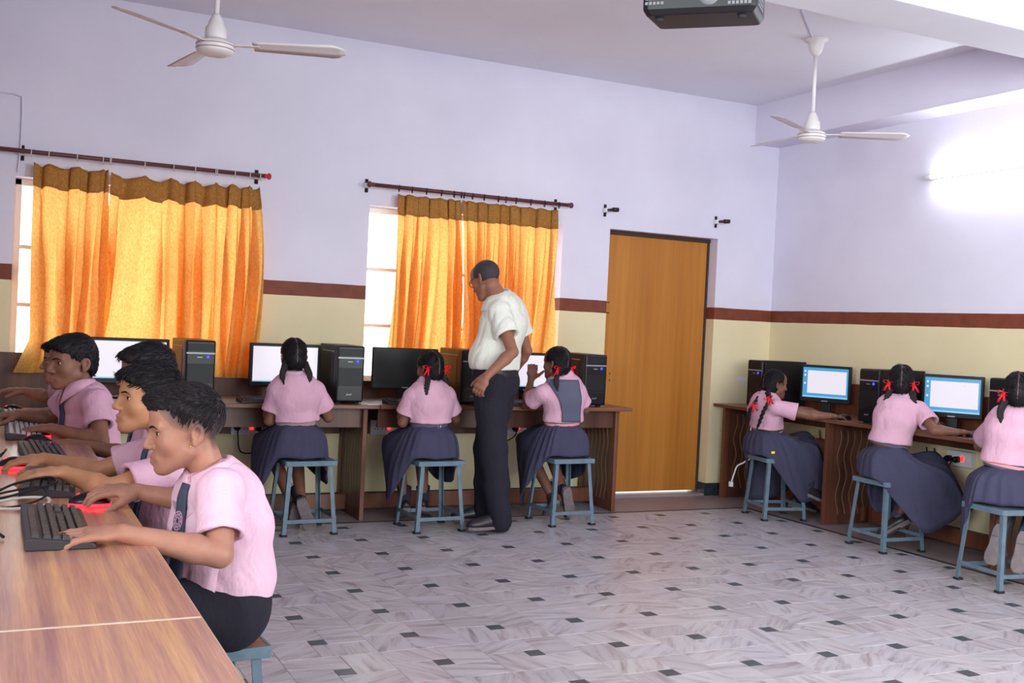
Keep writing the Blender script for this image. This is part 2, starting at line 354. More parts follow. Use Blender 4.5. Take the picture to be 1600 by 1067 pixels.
for k, x0, x1, y0, y1 in cells:
    x0, x1, y0, y1 = max(x0, XMIN), min(x1, XMAX), max(y0, YMIN), min(y1, YMAX)
    if x1-x0 < .012 or y1-y0 < .012: continue
    w = inview((x0+x1)/2, (y0+y1)/2)
    (vis if w else rest).append((w or 99, k, x0, x1, y0, y1))
vis.sort(); n = 0; rr = random.Random(3)
for w, k, x0, x1, y0, y1 in vis:
    if k == 'tile':
        n += 1
        if n > 300: rest.append((w, k, x0, x1, y0, y1)); continue
    key = (k, round(x1-x0-2*G, 3), round(y1-y0-2*G, 3))
    if key not in meshes:
        meshes[key] = tile_mesh(key[1], key[2], k); meshes[key].materials.append(M['tile' if k == 'tile' else 'inlay'])
    o = bpy.data.objects.new('tile' if k == 'tile' else 'inlay', meshes[key]); COL.objects.link(o); o.parent = floor
    o.location = ((x0+x1)/2, (y0+y1)/2, rr.uniform(-.0006, 0))
V = []; Fc = []; R_ = []
for kind in ('tile', 'inlay'):
    V = []; Fc = []; R_ = []
    for w, k, x0, x1, y0, y1 in rest:
        if k != kind: continue
        b0 = len(V); q = rr.random()*5
        for x, y in ((x0+G, y0+G), (x1-G, y0+G), (x1-G, y1-G), (x0+G, y1-G)): V.append((x, y, -.012)); V.append((x, y, -.0003)); R_ += [q, q]
        Fc.append((b0+1, b0+3, b0+5, b0+7)); Fc += [(b0+2*i, b0+2*((i+1) % 4), b0+2*((i+1) % 4)+1, b0+2*i+1) for i in range(4)]
    me = bpy.data.meshes.new('distant_'+kind+'s'); me.from_pydata(V, [], Fc); me.materials.append(M['tile' if kind == 'tile' else 'inlay'])
    at_ = me.attributes.new('rnd', 'FLOAT', 'POINT'); at_.data.foreach_set('value', R_)
    o = bpy.data.objects.new('distant_'+kind+'s', me); COL.objects.link(o); o.parent = floor; o['kind'] = 'stuff'
# add the per-tile random of the joined part to the marble
_m = M['tile'].node_tree; _a = _m.nodes.new('ShaderNodeAttribute'); _a.attribute_name = 'rnd'
_oi = [q for q in _m.nodes if q.type == 'OBJECT_INFO'][0]; _ad = _m.nodes.new('ShaderNodeMath'); _ad.operation = 'ADD'
for l in [l for l in _m.links if l.from_node == _oi]:
    ts = l.to_socket; _m.links.remove(l); _m.links.new(_ad.outputs[0], ts)
_m.links.new(_oi.outputs['Random'], _ad.inputs[0]); _m.links.new(_a.outputs['Fac'], _ad.inputs[1])
# black line and plain border slabs
MB().box((XMIN, YMAX, -.012), (XMAX+.035, YMAX+.035, 0)).build('border_line', M['blackline'], floor)
MB().box((XMAX, YMIN, -.012), (XMAX+.035, YMAX, 0)).build('border_line', M['blackline'], floor)
x = -1.5
while x < XR:
    x2 = min(x+.61, XR); MB().box((x+.001, YMAX+.037, -.012), (x2-.001, YB+.12, 0)).build('border_slab', M['border'], floor); x = x2
y = YMAX+.033
while y > YMIN:
    y2 = max(y-.61, YMIN); MB().box((XMAX+.037, y2+.001, -.012), (XR, y-.001, 0)).build('border_slab', M['border'], floor); y = y2

# skirting
b = struct(MB().box((XL, YB-.012, 0), (DR[0]-.02, YB, .10)).build('baseboard_back', M['skirting']))
struct(MB().box((DR[1]+.0, YB-.012, 0), (XR, YB, .10)).build('baseboard_corner', M['skirting']))
struct(MB().box((XR-.012, YF, 0), (XR, YB-.012, .10)).build('baseboard_right', M['skirting']))
MB().box((DR[1]-.012, YB, 0), (DR[1]+.001, YB+.10, .10)).build('jamb_tile', M['skirting'], b)

# ------------------------------------------------------------------ windows
def window(n, w, rails):
    x0, x1, z0, z1 = w; y = YB+.15; f = .04
    r = struct(MB().box((x0, y-.02, z0), (x0+f, y+.03, z1)).box((x1-f, y-.02, z0), (x1, y+.03, z1)).box((x0, y-.02, z1-f), (x1, y+.03, z1)).box((x0, y-.02, z0), (x1, y+.03, z0+f)).build('window_%d' % n, M['win'], bevel=.004))
    nx = 3; dx = (x1-x0)/nx
    for i in range(1, nx): MB().box((x0+i*dx-.028, y-.018, z0+f), (x0+i*dx+.028, y+.028, z1-f)).build('mullion', M['win'], r, bevel=.004)
    zs = [z0+f]+rails+[z1-f]
    for z in rails:
        for i in range(nx): MB().box((x0+i*dx+.03, y-.015, z-.012), (x0+(i+1)*dx-.03, y+.02, z+.012)).build('rail', M['win'], r, bevel=.003)
    for i in range(nx):
        for a, c in zip(zs[:-1], zs[1:]): MB().box((x0+i*dx+.03, y+.002, a+.01), (x0+(i+1)*dx-.03, y+.006, c-.01)).build('pane', M['glass'], r)
    MB().box((x0, YB-.012, z0-.025), (x1, y-.02, z0+.004)).build('window_sill', M['sill'], r, bevel=.004)
    return r
window(1, W1, [1.27, 1.62]); window(2, W2, [1.24, 1.632])

# ------------------------------------------------------------------ door
d = struct(MB().box((DR[0]+.005, YB+.105, .03), (DR[1]-.022, YB+.14, DR[3]-.03)).build('door_1', M['door'], bevel=.003))
MB().box((DR[0], YB+.09, DR[3]-.03), (DR[1], YB+.17, DR[3])).box((DR[1]-.018, YB+.10, 0), (DR[1]-.0, YB+.17, DR[3])).build('door_frame', M['frame_dark'], d, bevel=.004)
MB().box((DR[0], YB+.0, -.004), (DR[1], YB+T, .018)).build('threshold', M['border'], d, bevel=.004)
for z in (1.50, 1.42):
    q = MB().tube([(DR[0]-.02, YB+.085, z), (DR[0]+.075, YB+.085, z)], .006, 8).build('latch_bolt', M['brass'], d, smooth=True)
    MB().tube([(DR[0]+.035, YB+.085, z), (DR[0]+.035, YB+.06, z-.022*(1 if z > 1.45 else -1))], .005, 6).build('latch_knob', M['brass'], q, smooth=True)
    MB().box((DR[0]+.012, YB+.093, z-.014), (DR[0]+.07, YB+.106, z+.014)).build('latch_plate', M['brass'], q)
for z in (.95, .90): MB().tube([(DR[0]+.12, YB+.1055, z), (DR[0]+.12, YB+.10, z)], .006, 8).build('bolt_hole', M['frame_dark'], d)

# ------------------------------------------------------------------ curtain rods, brackets, curtains
def bracket(parent, x, z, red=False):
    r = MB().tube([(x, YB-.002, z-.045), (x, YB-.008, z), (x, YB-.002, z+.045)], .012, 8, flat=.5, up=(0, 1, 0)).build('bracket_plate', M['darksteel'], parent, smooth=True)
    MB().box((x-.02, YB-.05, z-.016), (x+.02, YB-.004, z+.016)).build('bracket_block', M['whiteplastic'], r, bevel=.004)
    MB().tube([(x, YB-.05, z), (x+.01, YB-.10, z)], .011, 8).build('bracket_arm', M['darksteel'], r, smooth=True)
    return r
def rod(x0, x1, z, label, brx, red):
    t = thing('curtain_rod', label, 'curtain rod', ((x0+x1)/2, YB-.10, z))
    MB().tube([(x0, YB-.10, z), (x1, YB-.10, z)], .0135, 12).build('pole', M['rod'], t, smooth=True)
    for e, s in ((x0, -1), (x1, 1)):
        MB().lathe([(.0, 0), (.014, .0), (.016, .012), (.012, .02), (.021, .03), (.021, .04), (.012, .048), (0, .05)], n=14).xform(Matrix.Translation((e, YB-.10, z)) @ Matrix.Rotation(s*PI/2, 4, 'Y')).build('finial', M['red' if red and s > 0 else 'rod'], t, smooth=True)
    for x in brx: bracket(t, x, z)
    return t
rod1 = rod(-1.1, 1.525, 2.168, 'long maroon curtain rod above the wide window nearest the boys', (.115, 1.50), True)
rod2 = rod(2.27, 3.745, 2.186, 'shorter maroon curtain rod above the window behind the standing man', (2.245, 3.70), False)
for x, lab in ((4.125, 'empty curtain bracket on the wall just above the left side of the door'), (5.15, 'empty curtain bracket above the right corner of the door')):
    t = thing('curtain_bracket', lab, 'bracket', (x, YB, 2.187)); bracket(t, x, 2.187)
    MB().tube([(x+.01, YB-.10, 2.187), (x+.055, YB-.105, 2.19)], [.017, .017], 10).build('bracket_cup', M['darksteel'], t, smooth=True)
def curtain(name, label, xa, xb, ztop, zbot, hooks, seed, rodz, sag=.03, lean=0.0, gather=0.0, puddle=0.0, fat=.035, nx=190, nz=46, group=None, bulge=None, ringm='rod'):
    r = random.Random(seed); t = thing(name, label, 'curtain', ((xa+xb)/2, YB-.08, zbot), 0, group)
    # folds: a phase that runs once per hook spacing
    hk = hooks; P = []
    ph0 = [r.uniform(-.5, .5) for _ in hk]; amp = [r.uniform(.6, 1.3) for _ in range(len(hk)+1)]
    k2 = r.uniform(0, 6); rows = []
    zh = .115
    for iz in range(nz+1):
        v = iz/nz; row = []
        for ix in range(nx+1):
            u = ix/nx; s = u*(len(hk)-1); i = min(int(s), len(hk)-2); f = s-i
            hx = hk[i]+(hk[i+1]-hk[i])*f
            ss = s+.18*math.sin(2.1*s+k2)+v*.35*math.sin(1.3*s+k2*2)
            w = 2*PI*ss
            A = fat*(.45+.75*min(1, v*2.5))*(amp[i]*(1-f)+amp[i+1]*f)
            pinch = max(0, 1-abs(f-round(f))*9)*max(0, 1-abs(v-.1)*7)
            yy = A*(.62*math.cos(w)+.34*math.cos(2*w+k2+2.2*v)+.24*math.cos(3*w+2*k2-1.5*v))+.006*math.sin(17*u+9*v+k2)
            xx = hx+(.036*math.sin(w)+.016*math.sin(2*w+2+4*v*math.sin(k2))+.012*math.sin(3*w+k2))*min(1, .25+v*1.6)
            xx += lean*v*(u-.5)*2+gather*math.sin(PI*v)*(.5-u)+.012*v*math.sin(5*u+k2)
            if bulge: xx += bulge(u, v)
            zt = ztop-sag*math.sin(PI*f)**1.0-(0.0 if f else 0)
            z = zt+(zbot-zt)*v
            y = YB-.105+.02*(1-min(1, v*6))-yy*.9+.02
            if puddle and v > .86: y -= puddle*((v-.86)/.14)**1.5*(.6+.4*math.sin(7*u+k2))
            row.append((xx, min(y, YB-.022), z))
        rows.append(row)
    MB().loft(rows[3:], False, False).build('curtain_panel', M['curtain'], t, smooth=True)
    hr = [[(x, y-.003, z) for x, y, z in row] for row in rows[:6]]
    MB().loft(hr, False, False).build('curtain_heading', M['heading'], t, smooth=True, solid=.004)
    for x in hk:
        tor = []; rz = rodz-.004
        for a in range(13): an = 2*PI*a/12; tor.append((x+.004*math.sin(an), YB-.10+.019*math.sin(an), rz+.022*math.cos(an)-.004))
        q = MB().tube(tor, .0032, 6).build('curtain_ring', M[ringm], t, smooth=True)
    return t
h1 = [.135, .27, .43, .565, .60]
curtain('curtain', 'orange curtain panel at the left end of the wide window, flaring onto the sill', .15, .62, 2.112, .872, [.165, .26, .415, .56, .60], 11, 2.168, .022, puddle=.05, bulge=lambda u, v: -.085*max(0, v-.84)/.16*(1-u)**2 + .012*(1-u), group=None, ringm='cream')
curtain('curtain', 'orange curtain panel filling the middle of the wide window', .60, 1.30, 2.10, .872, [.605, .80, .97, 1.10, 1.235], 5, 2.168, .032, puddle=.05, bulge=lambda u, v: -.05*v*(1-u), ringm='cream')
curtain('curtain', 'orange curtain panel at the right end of the wide window, bunched at its edge', 1.22, 1.55, 2.10, .872, [1.225, 1.345, 1.44, 1.505], 23, 2.168, .026, fat=.042, bulge=lambda u, v: .045*math.sin(PI*v)*u, puddle=.03, ringm='cream')
curtain('curtain', 'orange curtain panel left of the standing man, partly drawn from the bright window strip', 2.43, 2.95, 2.148, .86, [2.445, 2.54, 2.645, 2.755, 2.85, 2.905], 31, 2.186, .012, bulge=lambda u, v: -.02*v*(1-u)+.075*max(0, math.sin(PI*v*.9))*u*.4, ringm='black')
curtain('curtain', 'orange curtain panel right of and behind the standing man', 2.9, 3.70, 2.148, .86, [2.925, 2.99, 3.08, 3.19, 3.25, 3.33, 3.45, 3.56, 3.68], 47, 2.186, .010, fat=.034, bulge=lambda u, v: .06*(1-u)*v-.075*v*v*u, ringm='black')

# ------------------------------------------------------------------ conduits on wall and ceiling
tag(MB().tube(crom([(-.9, YB-.008, 2.50), (-.1, YB-.008, 2.51), (.08, YB-.008, 2.505), (.105, YB-.008, 2.46), (.105, YB-.008, 2.2), (.095, YB-.008, 2.05)], 40), .006, 8).build('cable_conduit', M['white'], smooth=True), 'thin white conduit bending down the wall to the left curtain rod', 'conduit')
tag(MB().tube([(3.26, 4.09, 3.154), (4.48, 5.22, 3.154)], .006, 6).build('cable_conduit', M['white'], smooth=True), 'thin white wire across the ceiling between projector and right fan', 'wire')

pc = at(1157, 594, YB); MB().prism([(pc[0]-.05, pc[2]+.012), (pc[0]+.0, pc[2]+.028), (pc[0]+.055, pc[2]+.024), (pc[0]+.052, pc[2]-.006), (pc[0]+.036, pc[2]-.004), (pc[0]+.034, pc[2]-.062), (pc[0]+.022, pc[2]-.058), (pc[0]+.018, pc[2]+.002), (pc[0]-.02, pc[2]-.004)], 'Y', YB-.0012, YB+.001).build('paint_chip', M['white'], wall_back)
# ------------------------------------------------------------------ fans
def fan(loc, rot, label, zc):
    t = thing('ceiling_fan', label, 'fan', loc, 0); x, y, z = loc
    MB().lathe([(.0, zc), (.075, zc), (.072, zc-.012), (.05, zc-.02), (.047, zc-.05), (.036, zc-.085), (.02, zc-.105), (0, zc-.106)], (x, y, 0), 24).build('canopy', M['fan'], t, smooth=True)
    MB().tube([(x, y, zc-.1), (x, y, z+.13)], .012, 10).build('rod', M['fan'], t, smooth=True)
    MB().lathe([(0, .15), (.018, .15), (.022, .135), (.034, .115), (.036, .10), (.047, .085), (.049, .05), (.046, .035), (.04, .03), (0, .03)], (x, y, z), 24).build('lower_canopy', M['fan'], t, smooth=True)
    h = MB().lathe([(0, .035), (.05, .035), (.078, .022), (.086, .012), (.086, -.004), (.082, -.012), (.086, -.016), (.080, -.026), (.055, -.037), (.02, -.04), (0, -.04)], (x, y, z), 32).build('motor_housing', M['fan'], t, smooth=True)
    for dz in (.006, -.013): MB().lathe([(.0862, dz-.002), (.0872, dz), (.0862, dz+.002)], (x, y, z), 32).build('trim_ring', M['fanband'], h, smooth=True)
    for k in range(3):
        a = rot+k*2*PI/3; c, s = math.cos(a), math.sin(a); rings = []
        for q in range(15):
            r = .17+.42*q/14; wv = (.045+.022*(q/14)) if q < 12 else .067*math.sqrt(max(.02, 1-((q-11.5)/2.7)**2)); tl = -.22
            ring = []
            for u, dz in ((-1, 0), (-.4, .006), (.4, .006), (1, 0), (.4, .003), (-.4, .003)): ring.append((x+c*r-s*u*wv, y+s*r+c*u*wv, z+.012+u*wv*tl+dz))
            rings.append(ring)
        bl = MB().loft(rings).build('blade', M['fan'], t, smooth=True)
        MB().bar((x+c*.07, y+s*.07, z+.01), (x+c*.20, y+s*.20, z+.012), .035, .005).build('blade_bracket', M['fan'], bl, bevel=.003)
    return t
fan((4.55, 5.26, 2.555), math.radians(-31), 'white ceiling fan on the right, hanging near the concrete beam', ZC)
fan((.865, 5.05, 2.49), math.radians(-22), 'white ceiling fan on the left, hanging above the orange curtains', ZC)

# ------------------------------------------------------------------ projector
P0 = Vector((1.885, 2.68, 2.222))
t = thing('projector', 'black ceiling projector with round lens and vent grilles', 'projector', P0)
Mx = Matrix.Translation(P0) @ Matrix.Rotation(math.radians(-44), 4, 'Z') @ Matrix.Rotation(math.radians(6), 4, 'X')
b = MB(); b.loft([[(x*s, y*s2, z) for x, y in ((-.165, -.11), (-.15, -.125), (.15, -.125), (.165, -.11), (.165, .11), (.15, .12), (-.15, .12), (-.165, .11))] for s, s2, z in ((.93, .93, 0), (1, 1, .018), (1, 1, .085), (.96, .96, .10))]).xform(Mx).build('projector_body', M['black'], t, bevel=.004)
MB().lathe([(0, .03), (.036, .03), (.036, 0), (.044, -.002), (.046, .012), (.046, .04), (0, .04)], n=28).xform(Mx @ Matrix.Translation((.03, -.118, .055)) @ Matrix.Rotation(PI/2, 4, 'X') @ Matrix.Scale(-1, 4, (0, 0, 1))).build('lens_ring', M['grey'], t, smooth=True)
MB().sphere((0, 0, 0), (.034, .034, .014), 20, 8).xform(Mx @ Matrix.Translation((.03, -.122, .055)) @ Matrix.Rotation(PI/2, 4, 'X')).build('lens', M['lensglass'], t, smooth=True)
gv = MB()
for i in range(6):
    for j in range(5): gv.box((.085+i*.0115, -.128, .022+j*.013), (.093+i*.0115, -.122, .031+j*.013)); 
for i in range(8):
    for j in range(5): gv.box((.162, -.09+i*.017, .022+j*.013), (.1675, -.078+i*.017, .031+j*.013))
for i in range(5):
    for j in range(4): gv.box((-.155+i*.0115, -.128, .03+j*.013), (-.147+i*.0115, -.122, .038+j*.013))
o = gv.xform(Mx).build('vent_grille', M['grille'], t); o['kind'] = 'stuff'
for x in (-.12, .12): MB().lathe([(0, -.012), (.012, -.012), (.013, 0), (0, .001)], n=12).xform(Mx @ Matrix.Translation((x, -.08, .002))).build('foot', M['rubber'], t, smooth=True)
MB().box((-.06, -.05, .1), (.06, .05, .115)).xform(Mx).build('mount_plate', M['whiteplastic'], t, bevel=.003)
MB().tube([P0+Vector((0, 0, .11)), (P0.x, P0.y, ZC)], .018, 12).build('mount_pole', M['whiteplastic'], t, smooth=True)
MB().lathe([(0, ZC), (.07, ZC), (.07, ZC-.012), (.022, ZC-.02), (0, ZC-.02)], (P0.x, P0.y, 0), 20).build('ceiling_plate', M['whiteplastic'], t, smooth=True)

# ------------------------------------------------------------------ fluorescent tube light on the right wall
t = thing('tube_light', 'glowing fluorescent tube light mounted high on the right wall', 'lamp', (XR-.03, 4.7, 2.43))
MB().box((XR-.03, 4.12, 2.42), (XR, 5.38, 2.445)).build('batten', M['whiteplastic'], t, bevel=.006)
MB().tube([(XR-.058, 4.15, 2.432), (XR-.058, 5.36, 2.432)], .0135, 12).build('glass_tube', M['tube'], t, smooth=True)
for y in (4.13, 5.38):
    MB().tube([(XR-.058, y-.022, 2.432), (XR-.058, y+.022, 2.432)], .020, 14).build('end_cap', M['whiteplastic'], t, smooth=True, bevel=.003)
    MB().box((XR-.058, y-.012, 2.42), (XR, y+.012, 2.445)).build('end_socket', M['whiteplastic'], t, bevel=.003)

# ------------------------------------------------------------------ desks
ZD = .745
def wavy_panel(parent, c, dirv, width, z0, z1, thick=.02, n=None, amp=.011):
    """end panel of upright wavy slats between two stiles; c: start point on plan, dirv: unit plan direction"""
    d = np.array(dirv, float); nn = np.array((-d[1], d[0])); c = np.array(c, float)
    r = MB()
    def bx(u0, u1, za, zb, th=thick):
        q = MB(); p = c+d*(u0+u1)/2
        q.obox((p[0], p[1], (za+zb)/2), ((d[0], d[1], 0), (nn[0], nn[1], 0), (0, 0, 1)), ((u1-u0)/2, th/2, (zb-za)/2)); return q
    st = .055
    pan = bx(0, st, z0, z1, .03).build('stile', M['desk_red'], parent, bevel=.003)
    bx(width-st, width, z0, z1, .03).build('stile', M['desk_red'], parent, bevel=.003)
    bx(st, width-st, z0, z0+.07).build('bottom_rail', M['desk_dark'], parent, bevel=.002); bx(st, width-st, z1-.06, z1).build('top_rail', M['desk_dark'], parent, bevel=.002)
    n = n or max(3, int((width-2*st)/.055)); pw = (width-2*st)/n
    for k in range(n):
        rings = []
        for i in range(23):
            z = z0+.068+(z1-z0-.126)*i/22; off = amp*math.sin(2*PI*(z-z0)/.27)
            ring = []
            for u, w in ((st+k*pw+(.0055 if k else -.012)+(off if k else 0), -1), (st+(k+1)*pw-(.0055 if k < n-1 else -.012)+(off if k < n-1 else 0), -1), (st+(k+1)*pw-(.0055 if k < n-1 else -.012)+(off if k < n-1 else 0), 1), (st+k*pw+(.0055 if k else -.012)+(off if k else 0), 1)):
                p = c+d*u+nn*w*thick/2*.8; ring.append((p[0], p[1], z))
            rings.append(ring)
        q = MB().loft(rings).build('wavy_slat', M['desk_dark'], parent).data; q.materials.append(M['slotedge'])
        for i, pl in enumerate(q.polygons):
            if i < 88 and i % 2 == 1: pl.material_index = 1
def back_desk(x0, x1, label, leg_l, leg_r, y0=6.415):
    t = thing('computer_desk', label, 'desk', ((x0+x1)/2, 6.72, 0), 0, 'dark laminate computer desks')
    MB().box((x0, y0, ZD-.025), (x1, YB-.018, ZD)).build('desktop', M['desk_top'], t, bevel=.003)
    MB().box((x0+.02, YB-.018, .50), (x1-.01, YB-.001, .862)).build('backboard', M['desk_dark'], t, bevel=.003)
    MB().box((x0+.03, y0+.14, ZD-.155), (x1-.06, y0+.16, ZD-.025)).build('apron', M['desk_dark'], t, bevel=.002)
    MB().box((x0+.03, y0+.42, .02), (x1-.04, y0+.445, .12)).build('foot_board', M['desk_red'], t, bevel=.003)
    for x in ([x0+.05] if leg_l else [])+([x1-.06] if leg_r else []): wavy_panel(t, (x, y0+.10), (0, 1), YB-.02-y0-.10, 0, ZD-.025)
    return t
back_desk(.42, 2.205, 'dark laminate computer desk under the wide window, against back wall', True, True)
back_desk(2.21, 4.07, 'dark laminate computer desk behind the standing man, ending beside the orange door', False, True)
MB().box((XL+.1, YB-.02, .5), (.40, YB-.001, .985)).build('wall_board', M['desk_dark'], wall_back, bevel=.003)
def right_desk(y0, y1, label, legs):
    t = thing('computer_desk', label, 'desk', (5.45, (y0+y1)/2, 0), 0, 'dark laminate computer desks'); x0 = 5.19
    MB().box((x0, y0, ZD-.025), (XR-.018, y1, ZD)).build('desktop', M['desk_topy'], t, bevel=.003)
    MB().box((XR-.018, y0+.01, .62), (XR-.001, y1-.01, .975)).build('backboard', M['desk_red'], t, bevel=.003)
    MB().box((XR-.15, y0+.03, .02), (XR-.125, y1-.04, .12)).build('foot_board', M['desk_red'], t, bevel=.003)
    for y in legs: wavy_panel(t, (x0+.06, y), (1, 0), XR-.02-x0-.06, 0, ZD-.025, amp=.016)
    return t
right_desk(5.70, 6.99, 'dark laminate computer desk in the corner beside the door, against the right wall', (6.93, 5.76))
right_desk(4.43, 5.695, 'second dark laminate computer desk along the right wall, beneath the blue desktop screen', ())
right_desk(3.1, 4.425, 'dark laminate computer desk at the right edge of the photo, before the kneeling-footed girl', (4.36,))

# boys' long desk on the left
t = thing('long_desk', 'long glossy orange-brown laminate desk in the left foreground', 'desk', (-.3, 3.6, 0))
XD = .348
MB().box((-.95, 1.918, ZD-.028), (XD, 6.0, ZD)).build('desktop', M['desk'], t, bevel=.003)
MB().box((-.95, .2, ZD-.028), (XD, 1.912, ZD)).build('desktop', M['desk'], t, bevel=.003)
MB().box((-.95, 1.9122, ZD-.02), (XD-.002, 1.9178, ZD+.0006)).build('joint_strip', M['seam'], t)
MB().box((XD-.0005, .2, ZD-.026), (XD+.0015, 6.0, ZD-.002)).build('edge_band', M['edge'], t)
MB().box((-.16, .25, .1), (-.14, 5.95, ZD-.028)).build('modesty_panel', M['desk_dark'], t)
for y in (.3, 1.9, 3.3, 4.6, 5.93): MB().box((-.9, y-.012, 0), (XD-.14, y+.012, ZD-.028)).build('end_panel', M['desk_dark'], t, bevel=.003)

# ------------------------------------------------------------------ stools
def make_stool(top='steel'):
    t = thing('stool', '-', 'stool', (0, 0, 0)); s = .145; g = .165; H = .435
    MB().box((-s-.008, -s-.008, H-.012), (s+.008, s+.008, H)).build('seat', M[top], t, bevel=.004)
    fr = MB()
    for a, bb in (((-1, -1), (1, -1)), ((1, -1), (1, 1)), ((1, 1), (-1, 1)), ((-1, 1), (-1, -1))):
        fr.bar((a[0]*(s+.006), a[1]*(s+.006), H-.014), (bb[0]*(s+.006), bb[1]*(s+.006), H-.014), .010, .03)
    fr.build('seat_frame', M['steel'], t, bevel=.002)
    for x in (-1, 1):
        for y in (-1, 1):
            top = np.array((x*(s-.012), y*(s-.012), H-.02)); bot = np.array((x*g, y*g, 0.0)); rings = []
            for p in (bot, top):
                w, th = .025, .005; rings.append([p+np.array((x*-a, y*-c, 0)) for a, c in ((0, 0), (w, 0), (w, th), (th, th), (th, w), (0, w))])
            lg = MB().loft(rings).build('leg', M['steel'], t)
            MB().box((bot[0]-x*.026-.006 if x > 0 else bot[0]-.006, bot[1]-y*.026-.006 if y > 0 else bot[1]-.006, -.001), (bot[0]+.006 if x > 0 else bot[0]+.032, bot[1]+.006 if y > 0 else bot[1]+.032, .012)).build('foot_cap', M['rubber'], lg)
    for k, (a, bb) in enumerate((((-1, -1), (1, -1)), ((1, -1), (1, 1)), ((1, 1), (-1, 1)), ((-1, 1), (-1, -1)))):
        z = .085 if k % 2 == 0 else .10; q = g-.003-.02*z/H
        MB().bar((a[0]*q, a[1]*q, z), (bb[0]*q, bb[1]*q, z), .005, .022).build('stretcher', M['steel'], t)
    return t
STOOL = make_stool(); STOOLW = make_stool('seatply')
def stool(x, y, rz, label): return place(STOOL, USED, label, (x, y, 0), math.radians(rz), 'blue-grey steel stools')
stool(1.70, 6.285, 2, 'blue-grey steel stool under the girl without ribbons, at back wall')
stool(2.49, 6.21, 3, 'blue-grey steel stool under the girl just left of the standing man')
stool(3.43, 6.235, 3, 'blue-grey steel stool under the girl in pinafore right of the man')
stool(5.10, 6.09, -12, 'blue-grey steel stool under the girl in profile beside the corner desk')
stool(5.10, 5.02, -3, 'blue-grey steel stool with bare seat corner, under middle girl of right wall')
stool(4.985, 4.06, -7, 'blue-grey steel stool at right edge of photo, under the rightmost girl')
place(STOOLW, USED, 'steel stool with worn brown seat under the nearest boy', (.505, 2.85, 0), math.radians(4), 'blue-grey steel stools')
stool(.50, 3.48, -3, 'steel stool hidden under the second nearest boy')
stool(.52, 4.15, 5, 'steel stool hidden under the third boy along the long desk')
stool(.50, 4.83, 2, 'steel stool hidden under the fourth boy along the long desk')
stool(.52, 5.38, -4, 'steel stool hidden under the farthest boy along the long desk')

# ------------------------------------------------------------------ computers
def make_tower(side='black', led=True):
    t = thing('computer_tower', '-', 'computer tower', (0, 0, 0)); w, d, h = .088, .40, .365
    MB().box((-w, 0, .012), (w, d, h)).build('case', M[side], t, bevel=.005)
    f = MB().box((-w, -.03, .012), (w, -.001, h)).build('front_panel', M['blackgloss'], t, bevel=.012, seg=3)
    MB().box((-w+.012, -.033, .115), (w-.012, -.030, .225)).build('drive_cover', M['black'], f, bevel=.003)
    MB().box((-w+.012, -.033, .302), (w-.012, -.030, .345)).build('drive_tray', M['black'], f, bevel=.003)
    MB().box((-w+.005, -.032, .284), (w-.005, -.030, .293)).build('chrome_line', M['grey'], f)
    MB().box((-w+.02, -.0325, .102), (w-.02, -.030, .106)).build('red_line', M['iconred'] if False else M['darksteel'], f)
    if led:
        MB().sphere((.042, -.031, .268), (.0095, .005, .0095), 12, 8).build('power_button', M['led_blue'], f, smooth=True)
        MB().box((-.02, -.032, .262), (.01, -.030, .268)).build('indicator_strip', M['led_blue'] if False else M['grey'], f)
    lg = MB()  # small silver badge script, a few slanted strokes
    for k, (dx, hh) in enumerate(((0, .012), (.009, .009), (.017, .009), (.026, .012))): lg.bar((-.022+dx, -.0325, .055), (-.018+dx, -.0325, .055+hh), .003, .002, (0, 1, 0))
    lg.bar((-.026, -.0325, .056), (.014, -.0325, .063), .002, .002, (0, 1, 0)); lg.build('badge', M['grey'], f)
    rc = MB()  # raised panel with groove on the left flank
    rc.box((-w-.003, .06, .06), (-w, .34, .31)); rc.build('side_panel', M[side], t, bevel=.003)
    MB().box((-w-.0045, .05, .322), (-w, .33, .328)).build('side_groove', M['grey'], t)
    for x in (-.06, .06):
        for y in (.03, .35): MB().box((x-.015, y-.015, 0), (x+.015, y+.015, .014)).build('foot', M['rubber'], t)
    return t
TW = make_tower()
TWB = make_tower('desk_dark')
def tower(p, x, y, rz, label): return place(p, USED, label, (x, y, ZD), math.radians(rz), 'black computer towers')
tower(TWB, 1.105, 6.52, 2, 'black tower with bright blue light, in front of the wide curtain')
tower(TW, 2.02, 6.50, -1, 'black tower between the first girl and the black switched-off monitor')
tower(TWB, 2.88, 6.54, 0, 'black tower partly hidden by the standing man')
tower(TW, 3.79, 6.50, 0, 'black tower at the desk end nearest the orange door')
tower(TW, 5.30, 6.60, -90, 'black tower in the room corner, behind the girl in profile')
tower(TW, 5.28, 5.385, -88, 'black tower on the right wall between the two blue screens')
tower(TW, 5.42, 4.46, -90, 'black tower at right edge of photo, behind the rightmost girl')
